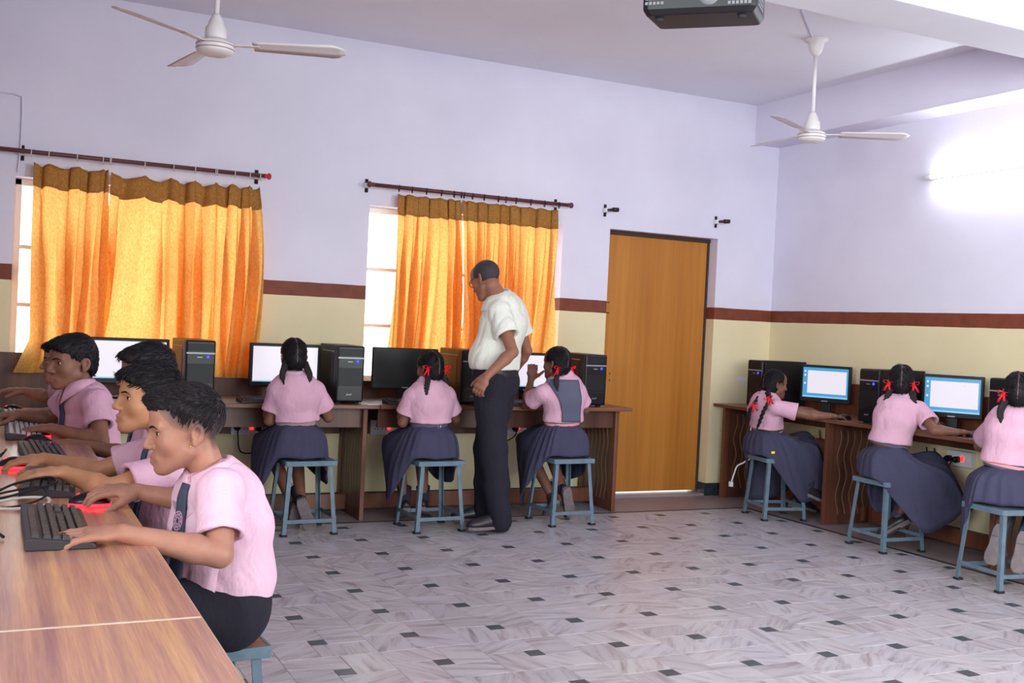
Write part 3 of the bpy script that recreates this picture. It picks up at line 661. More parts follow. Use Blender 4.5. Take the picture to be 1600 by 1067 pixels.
def make_monitor(kind):
    t = thing('monitor', '-', 'monitor', (0, 0, 0)); w, h, z0 = (.186 if kind == 'blue' else .225), .272, .085
    MB().box((-w, -.012, z0), (w, .022, z0+h)).build('bezel', M['black'], t, bevel=.006)
    MB().box((-w+.06, .02, z0+.04), (w-.06, .05, z0+h-.05)).build('rear_housing', M['black'], t, bevel=.012)
    m = dict(white='screen', off='screenoff', blue='screenblue')[kind]; b = .019
    s = MB().box((-w+b, -.0135, z0+b+.014), (w-b, -.0122, z0+h-b)).build('screen', M[m], t)
    if kind == 'blue':
        MB().box((-w+b+.035, -.0145, z0+b+.045), (w-b-.012, -.0137, z0+h-b-.022)).build('window', M['screen'], s)
        MB().box((-w+b+.005, -.0145, z0+b+.016), (w-b, -.0137, z0+b+.026)).build('taskbar', M['taskbar'], s)
        for k, mm in enumerate(('icon', 'icon', 'iconred', 'icon')): MB().box((-w+b+.010, -.0145, z0+h-b-.035-k*.03), (-w+b+.022, -.0137, z0+h-b-.022-k*.03)).build('desktop_icon', M[mm], s)
        MB().box((w-b-.10, -.0152, z0+h-b-.05), (w-b-.092, -.0146, z0+h-b-.042)).build('cursor_mark', M['iconyel'], s)
    elif kind == 'white':
        MB().box((-w+b, -.0145, z0+b+.014), (w-b, -.0137, z0+b+.022)).build('taskbar', M['taskbar'], s)
    MB().box((-.022, -.0135, z0+.006), (.022, -.0118, z0+.014)).build('badge', M['grey'], t)
    MB().box((-.035, .015, .012), (.035, .04, z0+.06)).build('stand_neck', M['black'], t, bevel=.004)
    MB().lathe([(0, 0), (.105, 0), (.108, .006), (.09, .013), (.03, .018), (0, .018)], n=28).xform(Matrix.Scale(.75, 4, (0, 1, 0))).build('stand_base', M['black'], t, smooth=True)
    return t
MON = {k: make_monitor(k) for k in ('white', 'off', 'blue')}
def monitor(k, x, y, rz, label): return place(MON[k], USED, label, (x, y, ZD), math.radians(rz), 'flat computer monitors')
monitor('white', .735, 6.72, 4, 'monitor with blank white screen behind the boys, before the orange curtain')
monitor('white', 1.66, 6.70, 2, 'monitor with blank white screen in front of the first girl')
monitor('off', 2.47, 6.72, -3, 'switched-off black monitor in front of the girl with glasses')
monitor('white', 3.37, 6.72, -6, 'monitor with white screen in front of the pinafore girl')
monitor('blue', 5.52, 6.09, -60, 'monitor with blue desktop and white window, nearer the door')
monitor('blue', 5.52, 4.93, -58, 'monitor with blue desktop in front of the middle girl of right wall')
monitor('off', 5.56, 3.92, -66, 'dark monitor just outside the right edge, before the rightmost girl')

def make_keyboard(single, km='key'):
    t = thing('keyboard', '-', 'keyboard', (0, 0, 0)); L, Wd = .225, .072
    prof = [(-Wd, 0), (Wd, 0), (Wd, .026), (Wd-.012, .028), (-Wd+.006, .013), (-Wd, .009)]
    MB().prism(prof, 'X', -L, L).build('keyboard_body', M['charcoal'], t, bevel=.003)
    sl = .0145/(2*Wd-.02)
    def zz(y): return .0135+(y+Wd)*sl
    rows = [(.055, [(i*.0195, .016) for i in range(21)])]
    ks = []
    for r in range(6):
        y = .047-r*.0192 if r else .052; n = 15
        xs = -L+.012
        for i in range(n):
            if r == 5 and 3 <= i <= 8:
                if i == 3: ks.append((xs+3*.0192, y, .055))
                xs += .0192; continue
            ks.append((xs+.0096, y, .0085)); xs += .0192
        for i in range(3):
            if r in (3,) or (r == 4 and i != 1): continue
            ks.append((.075+i*.0192+.0096, y, .0085))
        if r:
            for i in range(4): ks.append((.142+i*.0192+.0096, y, .0085))
    me = {}
    mb = MB()
    for x, y, hw in ks:
        def shape(b, x, y, z): b.loft([[(x-hw, y-.0085, z-.003), (x+hw, y-.0085, z-.003), (x+hw, y+.0085, z-.003), (x-hw, y+.0085, z-.003)], [(x-hw+.0022, y-.006, z+.006), (x+hw-.0022, y-.006, z+.006), (x+hw-.0022, y+.0066, z+.0075), (x-hw+.0022, y+.0066, z+.0075)]])
        if single:
            if hw not in me: o = None; bb = MB(); shape(bb, 0, 0, 0); o = bb.build('key', M[km], t); me[hw] = o.data
            else: o = bpy.data.objects.new('key', me[hw]); COL.objects.link(o); o.parent = t
            o.location = (x, y, zz(y))
        else: shape(mb, x, y, zz(y))
    if not single: mb.build('keys', M[km], t)['kind'] = 'stuff'
    return t
KB = {'single': make_keyboard(True), 'dark': make_keyboard(False), 'silver': make_keyboard(False, 'greykey')}
def keyboard(k, x, y, rz, label, g='computer keyboards'): return place(KB[k], USED, label, (x, y, ZD+.0005), math.radians(rz), g)
# for a boy facing -X the keyboard's far edge points to -X
keyboard('single', .150, 2.74, 90, 'black keyboard under the left hand of the nearest boy')
keyboard('dark', .165, 3.43, 86, 'black keyboard under the hand of the second boy, crossed by cables')
keyboard('dark', .175, 4.12, 92, 'black keyboard in front of the third boy, third along the desk')
keyboard('silver', .13, 4.80, 90, 'keyboard with silver keys in front of the fourth boy')
keyboard('silver', .12, 5.42, 92, 'farthest keyboard with silver keys on the long desk')
keyboard('dark', 1.57, 6.53, 2, 'black keyboard in front of the first girl at back wall')
keyboard('dark', 2.50, 6.52, 0, 'black keyboard in front of the switched-off monitor')
keyboard('dark', 3.37, 6.52, 3, 'black keyboard in front of the pinafore girl')
def make_mouse(glow='glow_red'):
    t = thing('computer_mouse', '-', 'mouse', (0, 0, 0)); rings = []
    for i in range(11):
        u = i/10; y = -.052+.104*u; w = .030*math.sin(PI*(.10+.80*u))**.5; h = .034*math.sin(PI*(.06+.84*u))**.75
        rings.append([(w*math.cos(a), y, .005+max(0, h*math.sin(a))*1.0 if math.sin(a) > 0 else .004) for a in [2*PI*k/16 for k in range(16)]])
    MB().loft(rings).build('mouse_shell', M['blackgloss'], t, smooth=True)
    MB().loft([[(1.03*.030*math.sin(PI*(.10+.80*u))**.5*c, -.052+.104*u, z) for c, z in ((-1, .0015), (1, .0015), (1, .009), (-1, .009))] for u in (0, .15, .35, .55, .75, .9, 1)]).build('glow_strip', M[glow], t, smooth=False)
    MB().tube([(-.004, .028, .026), (.004, .028, .026)], .008, 10).build('scroll_wheel', M[glow], t, smooth=True)
    return t
MOUSE = make_mouse(); MOUSED = make_mouse('black')
def mouse(x, y, rz, label, p=None): return place(p or MOUSE, USED, label, (x, y, ZD+.0005), math.radians(rz), 'computer mice')
mouse(.250, 3.065, 80, 'black mouse glowing red under the right hand of the nearest boy')
mouse(.08, 3.80, 85, 'black mouse with red glow under the right hand of the second boy')
mouse(.165, 4.46, 85, 'black mouse with red glow under the hand of the third boy')
mouse(.17, 4.68, 95, 'black mouse with red glow under the hand of the fourth boy')
mouse(.10, 5.74, 88, 'black mouse under the hand of the farthest boy')
mouse(5.31, 5.655, -85, 'black mouse under the hand of the girl in profile at the corner desk', MOUSED)
mouse(5.345, 4.60, -85, 'black mouse under the hand of the middle girl at right wall', MOUSED)

# ------------------------------------------------------------------ sockets
def make_socket():
    t = thing('wall_socket', '-', 'socket', (0, 0, 0)); h = .05
    MB().box((-.10, -.045, -h), (.10, 0, h)).build('box', M['whiteplastic'], t, bevel=.004)
    for x in (-.06, -.005): 
        for dx, dz in ((0, .012), (-.011, -.01), (.011, -.01)): MB().tube([(x+dx, -.0458, dz), (x+dx, -.044, dz)], .004, 8).build('socket_hole', M['black'], t)
    MB().box((.02, -.052, -.014), (.042, -.044, .02)).build('switch', M['led_red'], t, bevel=.003)
    MB().box((.06, -.050, -.014), (.08, -.044, .02)).build('switch', M['whiteplastic'], t, bevel=.003)
    return t
SOCK = make_socket()
def socket(loc, rz, label): return place(SOCK, USED, label, loc, math.radians(rz), 'white switch sockets')
def plug(loc, dirv, label, path):
    t = thing('power_plug', label, 'plug', loc, 0, 'black power plugs'); l = np.array(loc); d = np.array(dirv, float)
    MB().tube([l, l+d*.03, l+d*.05], [.021, .021, .012], 12).build('plug_body', M['black'], t, smooth=True)
    MB().tube(crom([l+d*.045]+[np.array(p) for p in path], 30), .0045, 7).build('plug_cord', M['black'], t, smooth=True)
for x, z, lab in ((1.50, .545, 'white wall socket with red switch beneath the first girl\'s desk'), (2.44, .545, 'white wall socket beneath the desk left of the man'), (3.43, .545, 'white wall socket with red switch beneath the pinafore girl\'s desk')):
    socket((x, YB-.001, z), 0, lab)
plug((1.435, YB-.046, .545), (0, -1, 0), 'black plug in the socket left of the first girl', [(1.43, YB-.12, .50), (1.45, YB-.11, .40), (1.53, YB-.08, .38), (1.60, YB-.05, .40)])
plug((1.57, YB-.046, .54), (0, -1, 0), 'black plug at right of the first girl\'s socket', [(1.60, YB-.11, .50), (1.63, YB-.08, .55), (1.66, YB-.04, .62)])
plug((3.43, YB-.046, .54), (0, -1, 0), 'black plug in the socket beside the pinafore girl', [(3.40, YB-.11, .49), (3.33, YB-.07, .45), (3.26, YB-.04, .50)])
for y, lab in ((6.08, 'white socket with red switch at the corner desk, behind profile girl'), (5.02, 'white socket with red switch behind the middle girl, right wall'), (.6+3.3, 'white socket at right wall beyond the rightmost girl')):
    socket((XR-.001, y, .555), -90, lab)
for dy, lab, yy in ((.065, 'black plug nearer the door in the middle girl\'s socket', 5.02), (.0, 'black plug beside the red switch in the middle girl\'s socket', 5.02), (.05, 'black plug in the corner desk socket', 6.08)):
    y = yy+dy; plug((XR-.047, y, .55), (-1, 0, 0), lab, [(XR-.13, y, .50), (XR-.12, y+.03, .36), (XR-.10, y+.10, .30), (XR-.06, y+.16, .44), (XR-.05, y+.2, .60)])
t = thing('white_lead', 'short white cable with plug hanging beside the corner stool', 'cable', (5.0, 6.18, .2))
cable('cord', [(5.26, 6.55, .722), (5.12, 6.42, .60), (5.04, 6.30, .42), atx(1163, 722, 5.02), atx(1152, 728, 5.02), atx(1147, 740, 5.02), atx(1143, 752, 5.02)], .006, M['whiteplastic'], parent=t)
e = atx(1142, 756, 5.02); MB().box(e-np.array((.012, .014, .02)), e+np.array((.012, .014, .018))).build('connector', M['whiteplastic'], t, bevel=.003)
# papers on the back desk
for x, y, rz, lab in ((2.16, 6.47, 20, 'loose white paper on the desk edge left of the black monitor'), (2.40, 6.60, 5, 'white paper slip below the black monitor')):
    o = MB().box((-.05, -.035, 0), (.05, .035, .003)).build('paper_slip', M['paper']); o.location = (x, y, ZD); o.rotation_euler = (0, 0, math.radians(rz)); tag(o, lab, 'paper')

# ------------------------------------------------------------------ tangle of leads on the boys' desk
z = ZD+.006
def dcab(pts, r, m, lab): cable('desk_cable', [(x*.72-.02, y, z+h*.55) for x, y, h in pts], r*.8, m, lab, group='leads tangled between the keyboards')
dcab([(-.30, 3.10, 0), (-.05, 3.13, 0), (.08, 3.16, .01), (.20, 3.17, .05), (.27, 3.20, .075), (.24, 3.30, .07), (.12, 3.22, .06), (.02, 3.10, .03), (-.12, 2.96, 0)], .0045, M['black'], 'thick black lead looping over the second keyboard')
dcab([(-.25, 2.98, 0), (0, 3.02, 0), (.14, 3.05, .005), (.225, 3.11, .03), (.21, 3.18, .055), (.10, 3.16, .04), (-.05, 3.12, .01), (-.3, 3.2, 0)], .004, M['black'], 'black lead looped in front of the second keyboard')
dcab([(-.3, 3.04, 0), (.0, 3.04, .0), (.12, 3.02, 0), (.21, 3.02, .01), (.235, 3.10, .02), (.15, 3.14, .015), (0, 3.10, 0), (-.2, 3.08, 0)], .005, M['cream'], 'beige lead curling on the desk behind the nearest keyboard')
dcab([(-.3, 2.70, 0), (-.02, 2.72, 0), (.03, 2.76, .03), (.05, 2.80, .045), (.035, 2.72, .03), (.08, 2.66, .0)], .0045, M['black'], 'black lead running to the back of the nearest keyboard')
dcab([(-.3, 2.60, 0), (-.1, 2.63, 0), (.06, 2.65, 0)], .0045, M['black'], 'short black lead lying flat beside the nearest keyboard')
dcab([(-.25, 3.62, 0), (-.05, 3.50, 0), (.03, 3.40, .02), (.05, 3.33, .04), (-.02, 3.30, .03), (-.15, 3.36, 0)], .005, M['cream'], 'beige lead looped left of the second keyboard')
dcab([(-.2, 3.9, 0), (.0, 3.85, .0), (.09, 3.95, .05), (.10, 4.02, .05), (.06, 3.9, .02), (-.1, 3.7, 0)], .0035, M['black'], 'thin black lead arching by the third keyboard')
# ------------------------------------------------------------------ sculpting by distance field
V3 = lambda *a: np.array(a, float)
def unit(v): v = np.array(v, float); return v/(np.linalg.norm(v)+1e-12)
class Field:
    def __init__(s, lo, hi, h):
        s.lo = np.array(lo, float); s.h = h; s.n = np.ceil((np.array(hi)-s.lo)/h).astype(int)+1
        s.ax = [(s.lo[i]+h*np.arange(s.n[i])).astype(np.float32) for i in range(3)]; s.F = np.full(s.n, .15, np.float32)
    def block(s, lo, hi):
        a = np.clip(np.floor((np.array(lo)-s.lo)/s.h).astype(int), 0, s.n); b = np.clip(np.ceil((np.array(hi)-s.lo)/s.h).astype(int)+1, 0, s.n)
        sl = tuple(slice(a[i], b[i]) for i in range(3)); return sl, (s.ax[0][sl[0]][:, None, None], s.ax[1][sl[1]][None, :, None], s.ax[2][sl[2]][None, None, :])
    def op(s, fn, lo, hi, k=.01, mode='u'):
        m = .02+k; sl, X = s.block(np.array(lo)-m, np.array(hi)+m)
        A = s.F[sl]
        if A.size == 0: return
        d = fn(*X).astype(np.float32)
        if mode == 'u': hh = np.maximum(k-np.abs(A-d), 0)/max(k, 1e-6); s.F[sl] = np.minimum(A, d)-hh*hh*k/4
        else:
            if mode == 's': d = -d
            hh = np.maximum(k-np.abs(A-d), 0)/max(k, 1e-6); s.F[sl] = np.maximum(A, d)+hh*hh*k/4
    def cone(s, a, b, ra, rb=None, k=.01, mode='u'):
        a = np.array(a, float); b = np.array(b, float); rb = ra if rb is None else rb; ba = b-a; L = max(ba @ ba, 1e-9); R = max(ra, rb)
        def fn(X, Y, Z):
            px, py, pz = X-a[0], Y-a[1], Z-a[2]; t = np.clip((px*ba[0]+py*ba[1]+pz*ba[2])/L, 0, 1)
            return np.sqrt((px-t*ba[0])**2+(py-t*ba[1])**2+(pz-t*ba[2])**2)-(ra+(rb-ra)*t)
        s.op(fn, np.minimum(a, b)-R, np.maximum(a, b)+R, k, mode)
    def chain(s, pts, rs, k=.01):
        for i in range(len(pts)-1): s.cone(pts[i], pts[i+1], rs[i], rs[i+1], k)
    def ell(s, c, r, R=None, k=.01, mode='u'):
        c = np.array(c, float); r = np.array(r, float); R = np.eye(3) if R is None else np.array(R, float)
        ext = np.sqrt(((R*r[None, :])**2).sum(1))
        def fn(X, Y, Z):
            px, py, pz = X-c[0], Y-c[1], Z-c[2]; q = [px*R[0, i]+py*R[1, i]+pz*R[2, i] for i in range(3)]
            k0 = np.sqrt(sum((q[i]/r[i])**2 for i in range(3))); k1 = np.sqrt(sum((q[i]/r[i]**2)**2 for i in range(3)))+1e-9
            return k0*(k0-1)/k1
        s.op(fn, c-ext, c+ext, k, mode)
    def plane(s, p, n, k=.002, lo=None, hi=None):
        """keep the side the normal points away from"""
        p = np.array(p, float); n = unit(n)
        s.op(lambda X, Y, Z: (X-p[0])*n[0]+(Y-p[1])*n[1]+(Z-p[2])*n[2], s.lo if lo is None else lo, (s.lo+s.h*s.n) if hi is None else hi, k, 'i')
    def sect(s, P, A, B, lat, k=.02, mode='u', p=2.0):
        """chain of flattened sections: centres P, half widths A along lat, half depths B"""
        P = [np.array(q, float) for q in P]
        for i in range(len(P)-1):
            a, b = P[i], P[i+1]; ba = b-a; L = np.linalg.norm(ba); w = ba/L; u = np.array(lat, float); u = unit(u-w*(u @ w)); v = np.cross(w, u)
            a0, a1, b0, b1 = A[i], A[i+1], B[i], B[i+1]; R = max(a0, a1, b0, b1)
            def fn(X, Y, Z):
                px, py, pz = X-a[0], Y-a[1], Z-a[2]; tt = px*w[0]+py*w[1]+pz*w[2]; t = np.clip(tt/L, 0, 1); ww = tt-t*L
                uu = px*u[0]+py*u[1]+pz*u[2]; vv = px*v[0]+py*v[1]+pz*v[2]; aa = a0+(a1-a0)*t; bb = b0+(b1-b0)*t; mn = np.minimum(aa, bb)
                return ((np.abs(uu/aa)**p+np.abs(vv/bb)**p+np.abs(ww/mn)**p)**(1/p)-1)*mn
            s.op(fn, np.minimum(a, b)-R, np.maximum(a, b)+R, k, mode)
    def mesh(s):
        F = s.F; S = F < 0; nx, ny, nz = F.shape
        cnt = np.zeros((nx-1, ny-1, nz-1), np.uint8)
        for i in (0, 1):
            for j in (0, 1):
                for k in (0, 1): cnt += S[i:nx-1+i, j:ny-1+j, k:nz-1+k]
        act = (cnt > 0) & (cnt < 8); idx = np.full(act.shape, -1, np.int32); C = np.argwhere(act); idx[act] = np.arange(len(C))
        cor = np.array([(i, j, k) for i in (0, 1) for j in (0, 1) for k in (0, 1)]); val = np.stack([F[C[:, 0]+c[0], C[:, 1]+c[1], C[:, 2]+c[2]] for c in cor], 1)
        acc = np.zeros((len(C), 3)); num = np.zeros(len(C))
        for a in range(8):
            for b in range(a+1, 8):
                if abs(cor[a]-cor[b]).sum() != 1: continue
                va, vb = val[:, a], val[:, b]; m = (va < 0) != (vb < 0); t = np.where(m, va/np.where(m, va-vb, 1), 0)
                acc += m[:, None]*(cor[a]+t[:, None]*(cor[b]-cor[a])); num += m
        Vt = s.lo+s.h*(C+acc/num[:, None]); Q = []
        for ax in range(3):
            o1, o2 = [(1, 2), (2, 0), (0, 1)][ax]
            sl0 = [slice(1, -1)]*3; sl0[ax] = slice(0, -1); sl1 = [slice(1, -1)]*3; sl1[ax] = slice(1, None)
            a = S[tuple(sl0)]; b = S[tuple(sl1)]; E = np.argwhere(a != b); 
            if not len(E): continue
            fl = a[E[:, 0], E[:, 1], E[:, 2]]; base = E.copy(); base[:, o1] += 1; base[:, o2] += 1
            q = []
            for d1, d2 in ((-1, -1), (0, -1), (0, 0), (-1, 0)):
                c = base.copy(); c[:, o1] += d1; c[:, o2] += d2; q.append(idx[c[:, 0], c[:, 1], c[:, 2]])
            q = np.stack(q, 1); q[~fl] = q[~fl][:, ::-1]; Q.append(q)
        Q = np.concatenate(Q); return Vt, Q[(Q >= 0).all(1)]
def smooth_mesh(Vt, Q, it=2, lam=.5):
    n = len(Vt); e = np.concatenate([Q[:, [i, (i+1) % 4]] for i in range(4)]); deg = np.bincount(e.ravel(), minlength=n)[:, None]
    for k in range(it):
        for L in (lam, -lam*.9):
            acc = np.stack([np.bincount(e[:, 0], Vt[e[:, 1], c], n)+np.bincount(e[:, 1], Vt[e[:, 0], c], n) for c in range(3)], 1)
            Vt = Vt+L*(acc/np.maximum(deg, 1)-Vt)
    return Vt
def normals(Vt, Q):
    nn = np.cross(Vt[Q[:, 2]]-Vt[Q[:, 0]], Vt[Q[:, 3]]-Vt[Q[:, 1]]); N = np.zeros_like(Vt)
    for i in range(4):
        for c in range(3): N[:, c] += np.bincount(Q[:, i], nn[:, c], len(Vt))
    return N/(np.linalg.norm(N, axis=1, keepdims=True)+1e-12)
def wav(P, seed, freq, n=6, stretch=(1, 1, 1)):
    r = np.random.RandomState(seed); o = np.zeros(len(P))
    for i in range(n):
        k = r.normal(size=3)*np.array(stretch); k = k/np.linalg.norm(k)*freq*r.uniform(.6, 1.5); o += np.sin(P @ k+r.uniform(0, 6.3)+.8*np.sin(P @ (r.normal(size=3)*freq*.5)))
    return o/n
def mk(name, Vt, Q, m, parent, col=None):
    off = np.array(rootloc(parent)); me = bpy.data.meshes.new(name); n = len(Vt); k = len(Q)
    me.vertices.add(n); me.vertices.foreach_set('co', (Vt-off).astype(np.float32).ravel()); me.loops.add(4*k); me.loops.foreach_set('vertex_index', Q.astype(np.int32).ravel())
    me.polygons.add(k); me.polygons.foreach_set('loop_start', np.arange(0, 4*k, 4, dtype=np.int32)); me.polygons.foreach_set('loop_total', np.full(k, 4, np.int32)); me.polygons.foreach_set('use_smooth', np.ones(k, bool))
    me.update(calc_edges=True); me.validate(); me.materials.append(m)
    if col is not None:
        a = me.color_attributes.new('col', 'FLOAT_COLOR', 'POINT'); a.data.foreach_set('color', np.concatenate([col, np.ones((n, 1))], 1).astype(np.float32).ravel())
    o = bpy.data.objects.new(name, me); COL.objects.link(o); o.parent = parent; return o
def bvh(Vt, Q): return BVHTree.FromPolygons([tuple(v) for v in Vt], [tuple(int(i) for i in q) for q in Q])
def L3(c): return np.array(lin(c)[:3])

class Person:
    """J: joints in world space. One continuous skin, clothes and hair as children."""
    def __init__(s, label, J, S=1.0, h=.005, skin=(150, 100, 80), adult=False, group=None):
        s.J = {k: np.array(v, float) for k, v in J.items()}; s.S = S; s.h = h; s.skin = skin; s.adult = adult; s.seed = len(label)*7
        p = s.J['pel']; s.root = thing('person', label, 'person', (p[0], p[1], 0), 0, group); J = s.J
        s.fwd = unit(J['face']); up = unit(J.get('up', V3(0, 0, 1))); s.up = unit(up-s.fwd*(up @ s.fwd)); s.rt = np.cross(s.fwd, s.up)
        s.HM = np.stack([s.rt, s.fwd, s.up], 1); s.hs = S*J.get('hs', np.array(1.0)); s.hs = float(s.hs)
        s.lat = unit(J['lat']); s.tf = unit(np.cross(V3(0, 0, 1), s.lat))     # lat points to the person's right, tf to the front
    def hp(s, x, y, z): return s.J['head']+s.HM @ (np.array((x, y, z))*s.hs)
    def spine(s):
        J = s.J; a, b = J['pel'], J['neck']; 
        w = J['waist'] if 'waist' in J else a+(b-a)*.33-s.tf*.004; c = J['chest'] if 'chest' in J else a+(b-a)*.70-s.tf*.018*s.S
        return [a, w, c, b]
    def build_skin(s, hands=None, stub=None, legs=True, low=True, lips=(150, 92, 88), ears=True, pads=()):
        J, S, q = s.J, s.S, s.hs; hands = hands or {}
        pts = [v for k, v in J.items() if k not in ('face', 'up', 'lat', 'hs')]
        for hd in hands.values(): pts.append(np.array(hd['wr'] if 'wr' in hd else J['pel'])+unit(hd['dir'])*.19*S)
        lo = np.min(pts, 0)-.13*S; hi = np.max(pts, 0)+.13*S; lo[2] = max(lo[2], .02); f = Field(lo, hi, s.h); s.f = f
        sp = s.spine(); a = 1.15 if s.adult else 1.0
        o_ = 0 if low else 1; f.sect((sp[:3]+[sp[3]-(sp[3]-sp[2])*.35])[o_:], [.115*S*a, .098*S*a, .112*S*a, .095*S*a][o_:], [.085*S*a, .070*S*a, .076*S*a, .052*S*a][o_:], s.lat, .03)
        if not low: f.sect([J['pel'], sp[1]], [.085*S, .095*S], [.055*S, .066*S], s.lat, .02)
        for sd in 'LR':
            sh, el, wr = J['sh'+sd], J['el'+sd], J['wr'+sd]; g = 1.12 if s.adult else 1.0
            f.cone(sp[3]-V3(0, 0, .03)*S, sh, .040*S*g, .040*S*g, .03); m1 = sh+(el-sh)*.4; f.chain([sh, m1, el], [.040*S*g, .037*S*g, .030*S*g], .012)
            m2 = el+(wr-el)*.28; f.chain([el, m2, wr], [.031*S*g, .0335*S*g, .0205*S*g], .012)
            if sd in hands: s.hand(f, sd, **hands[sd])
            else: f.cone(wr, wr+unit(wr-el)*.05*S, .026*S, .02*S, .01)
            if legs and 'kn'+sd in J:
                hp_ = J['pel']+s.lat*(.075*S if sd == 'R' else -.075*S); kn, an = J['kn'+sd], J['an'+sd]
                f.chain([hp_, kn], [.07*S, .052*S], .03); m = kn+(an-kn)*.3-unit(np.cross(s.lat, an-kn))*0; f.chain([kn, m, an], [.048*S, .046*S, .030*S], .02)
                if 'to'+sd in J: f.cone(an, an+(J['to'+sd]-an)*.5, .028*S, .024*S, .02)
        # neck and head
        nb = sp[3]; f.chain([nb-V3(0, 0, .02)*S, s.hp(0, -.028, -.055)], [.047*q*a, .044*q*a], .025)
        E = lambda c, r, k=.012, mode='u': f.ell(s.hp(*c), np.array(r)*q, s.HM, k*q, mode)
        Cn = lambda a_, b_, r1, r2, k=.010, mode='u': f.cone(s.hp(*a_), s.hp(*b_), r1*q, r2*q, k*q, mode)
        E((0, -.019, .032), (.072, .085, .080)); E((0, .026, -.018), (.060, .060, .082), .02); E((0, .034, .042), (.058, .055, .054), .02)
        Cn((0, .026, -.060), (0, .056, -.086), .030, .021, .02); E((0, .060, -.064), (.031, .031, .028), .02)
        for x in (-1, 1):
            Cn((x*.047, .0, -.054), (x*.016, .060, -.089), .017, .016, .02); E((x*.037, .050, -.026), (.024, .022, .027), .02)
            Cn((x*.012, .081, .020), (x*.044, .066, .018), .009, .008, .012)
            E((x*.033, .091, .001), (.018, .014, .0115), .010, 's')
        Cn((0, .084, .006), (0, .1015, -.026), .0075, .0095, .012); E((0, .1015, -.031), (.0125, .0115, .0095), .007)
        for x in (-1, 1): E((x*.0125, .093, -.034), (.0078, .010, .0078), .006); E((x*.0065, .1015, -.0415), (.0035, .005, .0035), .003, 's')
        for x in (-1, 1):
            Cn((0, .0922, -.0585), (x*.024, .0790, -.0655), .0066, .0042, .004); Cn((0, .0912, -.0738), (x*.021, .0785, -.0690), .0078, .0045, .004)
        E((0, .0735, -.096), (.020, .018, .016), .016)
        if ears:
            for x in (-1, 1):
                R = s.HM @ np.array(Matrix.Rotation(x*.40, 3, 'Z') @ Matrix.Rotation(.22, 3, 'X')); f.ell(s.hp(x*.075, -.024, -.010), np.array((.0085, .0175, .029))*q, R, .007*q)
                f.ell(s.hp(x*.0850, -.019, -.005), np.array((.0125, .0098, .0180))*q, R, .003*q, 's'); Cn((x*.070, -.013, -.034), (x*.072, -.015, -.037), .007, .006, .006)
        Vt, Q = f.mesh(); Vt = smooth_mesh(Vt, Q, 2 if s.h < .0045 else 1, .4)
        P = (Vt-J['head']) @ s.HM/q; col = np.tile(L3(s.skin), (len(Vt), 1))
        def paint(m, c): col[:] = col*(1-m[:, None])+L3(c)*m[:, None]
        lp = np.exp(-((P[:, 0]/.021)**4+((P[:, 2]+.0662)/.0125)**4))*(P[:, 1] > .078); paint(.6*lp, lips)
        if stub: m = stub(P); paint(np.clip(m, 0, 1), (52, 44, 48))
        s.body = mk('body', Vt, Q, M['skin'], s.root, col); near = np.linalg.norm(P, axis=1) < .2
        fq = Q[near[Q].all(1)]; s.hb = bvh(Vt, fq); s.V, s.Q = Vt, Q
        return s
    def surf(s, x, z, d=(0, -1, 0)):
        o = s.hp(x, .2, z); r = s.hb.ray_cast(Vector(o), Vector(-s.fwd)); return np.array(r[0]) if r[0] is not None else s.hp(x, .08, z)
    def face(s, gaze=(0, 1, 0), brow=1.0, mouth=True):
        q = s.hs; gz = unit(s.HM @ unit(gaze)); br = MB()
        for x in (-1, 1):
            c = s.surf(x*.0325, .001)-s.fwd*.0096*q; rr = .0122*q
            e = MB().sphere(c, rr, 18, 12).build('eyeball', M['eye'], s.root, smooth=True)
            z = gz; u = unit(np.cross(z, V3(.2, .1, 1))); w = np.cross(z, u)
            MB().loft([[c+z*(rr*1.012*math.cos(a))+(u*math.cos(b)+w*math.sin(b))*rr*1.012*math.sin(a) for b in [2*PI*k/16 for k in range(16)]] for a in (.58, .48, .34, .17, .01)]).build('iris', M['iris'], e, smooth=True)
            lid = MB(); R1 = rr*1.13
            for sgn, a0, a1 in ((1, .42, 1.75), (-1, .34, 1.3)):
                rings = []
                for i in range(7):
                    el = (a0+(a1-a0)*i/6); ring = []
                    for k in range(13):
                        az = -1.25+2.5*k/12; d = s.fwd*math.cos(az)*1+s.rt*math.sin(az); p = d*math.cos(el*(.45+.55*math.cos(az)))+s.up*sgn*math.sin(el*(.45+.55*math.cos(az))); ring.append(c+unit(p)*R1)
                    rings.append(ring)
                lid.loft(rings, False, False)
            o = lid.build('eyelid', M['skin'], s.root, smooth=True, solid=.0012*q); a = o.data.color_attributes.new('col', 'FLOAT_COLOR', 'POINT'); a.data.foreach_set('color', list(np.append(L3(s.skin)*.92, 1))*len(o.data.vertices))
            lash = [c+unit(s.fwd*math.cos(az)*math.cos(.40*(.45+.55*math.cos(az)))+s.rt*math.sin(az)*math.cos(.3)+s.up*math.sin(.42*(.45+.55*math.cos(az))))*R1*1.02 for az in np.linspace(-1.2, 1.2, 9)]
            br.tube(lash, .0011*q, 5)
            pts = [s.surf(x*t, zz)+s.fwd*.0005 for t, zz in ((.013, .0165), (.024, .020), (.036, .0205), (.048, .0145))]; br.tube(crom(pts, 12), [q*brow*(.0010+.0020*math.sin(PI*min(1, .18+k/12.5))) for k in range(12)], 6, flat=.6, up=s.fwd)
        br.build('eyebrows', M['brow'], s.root, smooth=True); return s
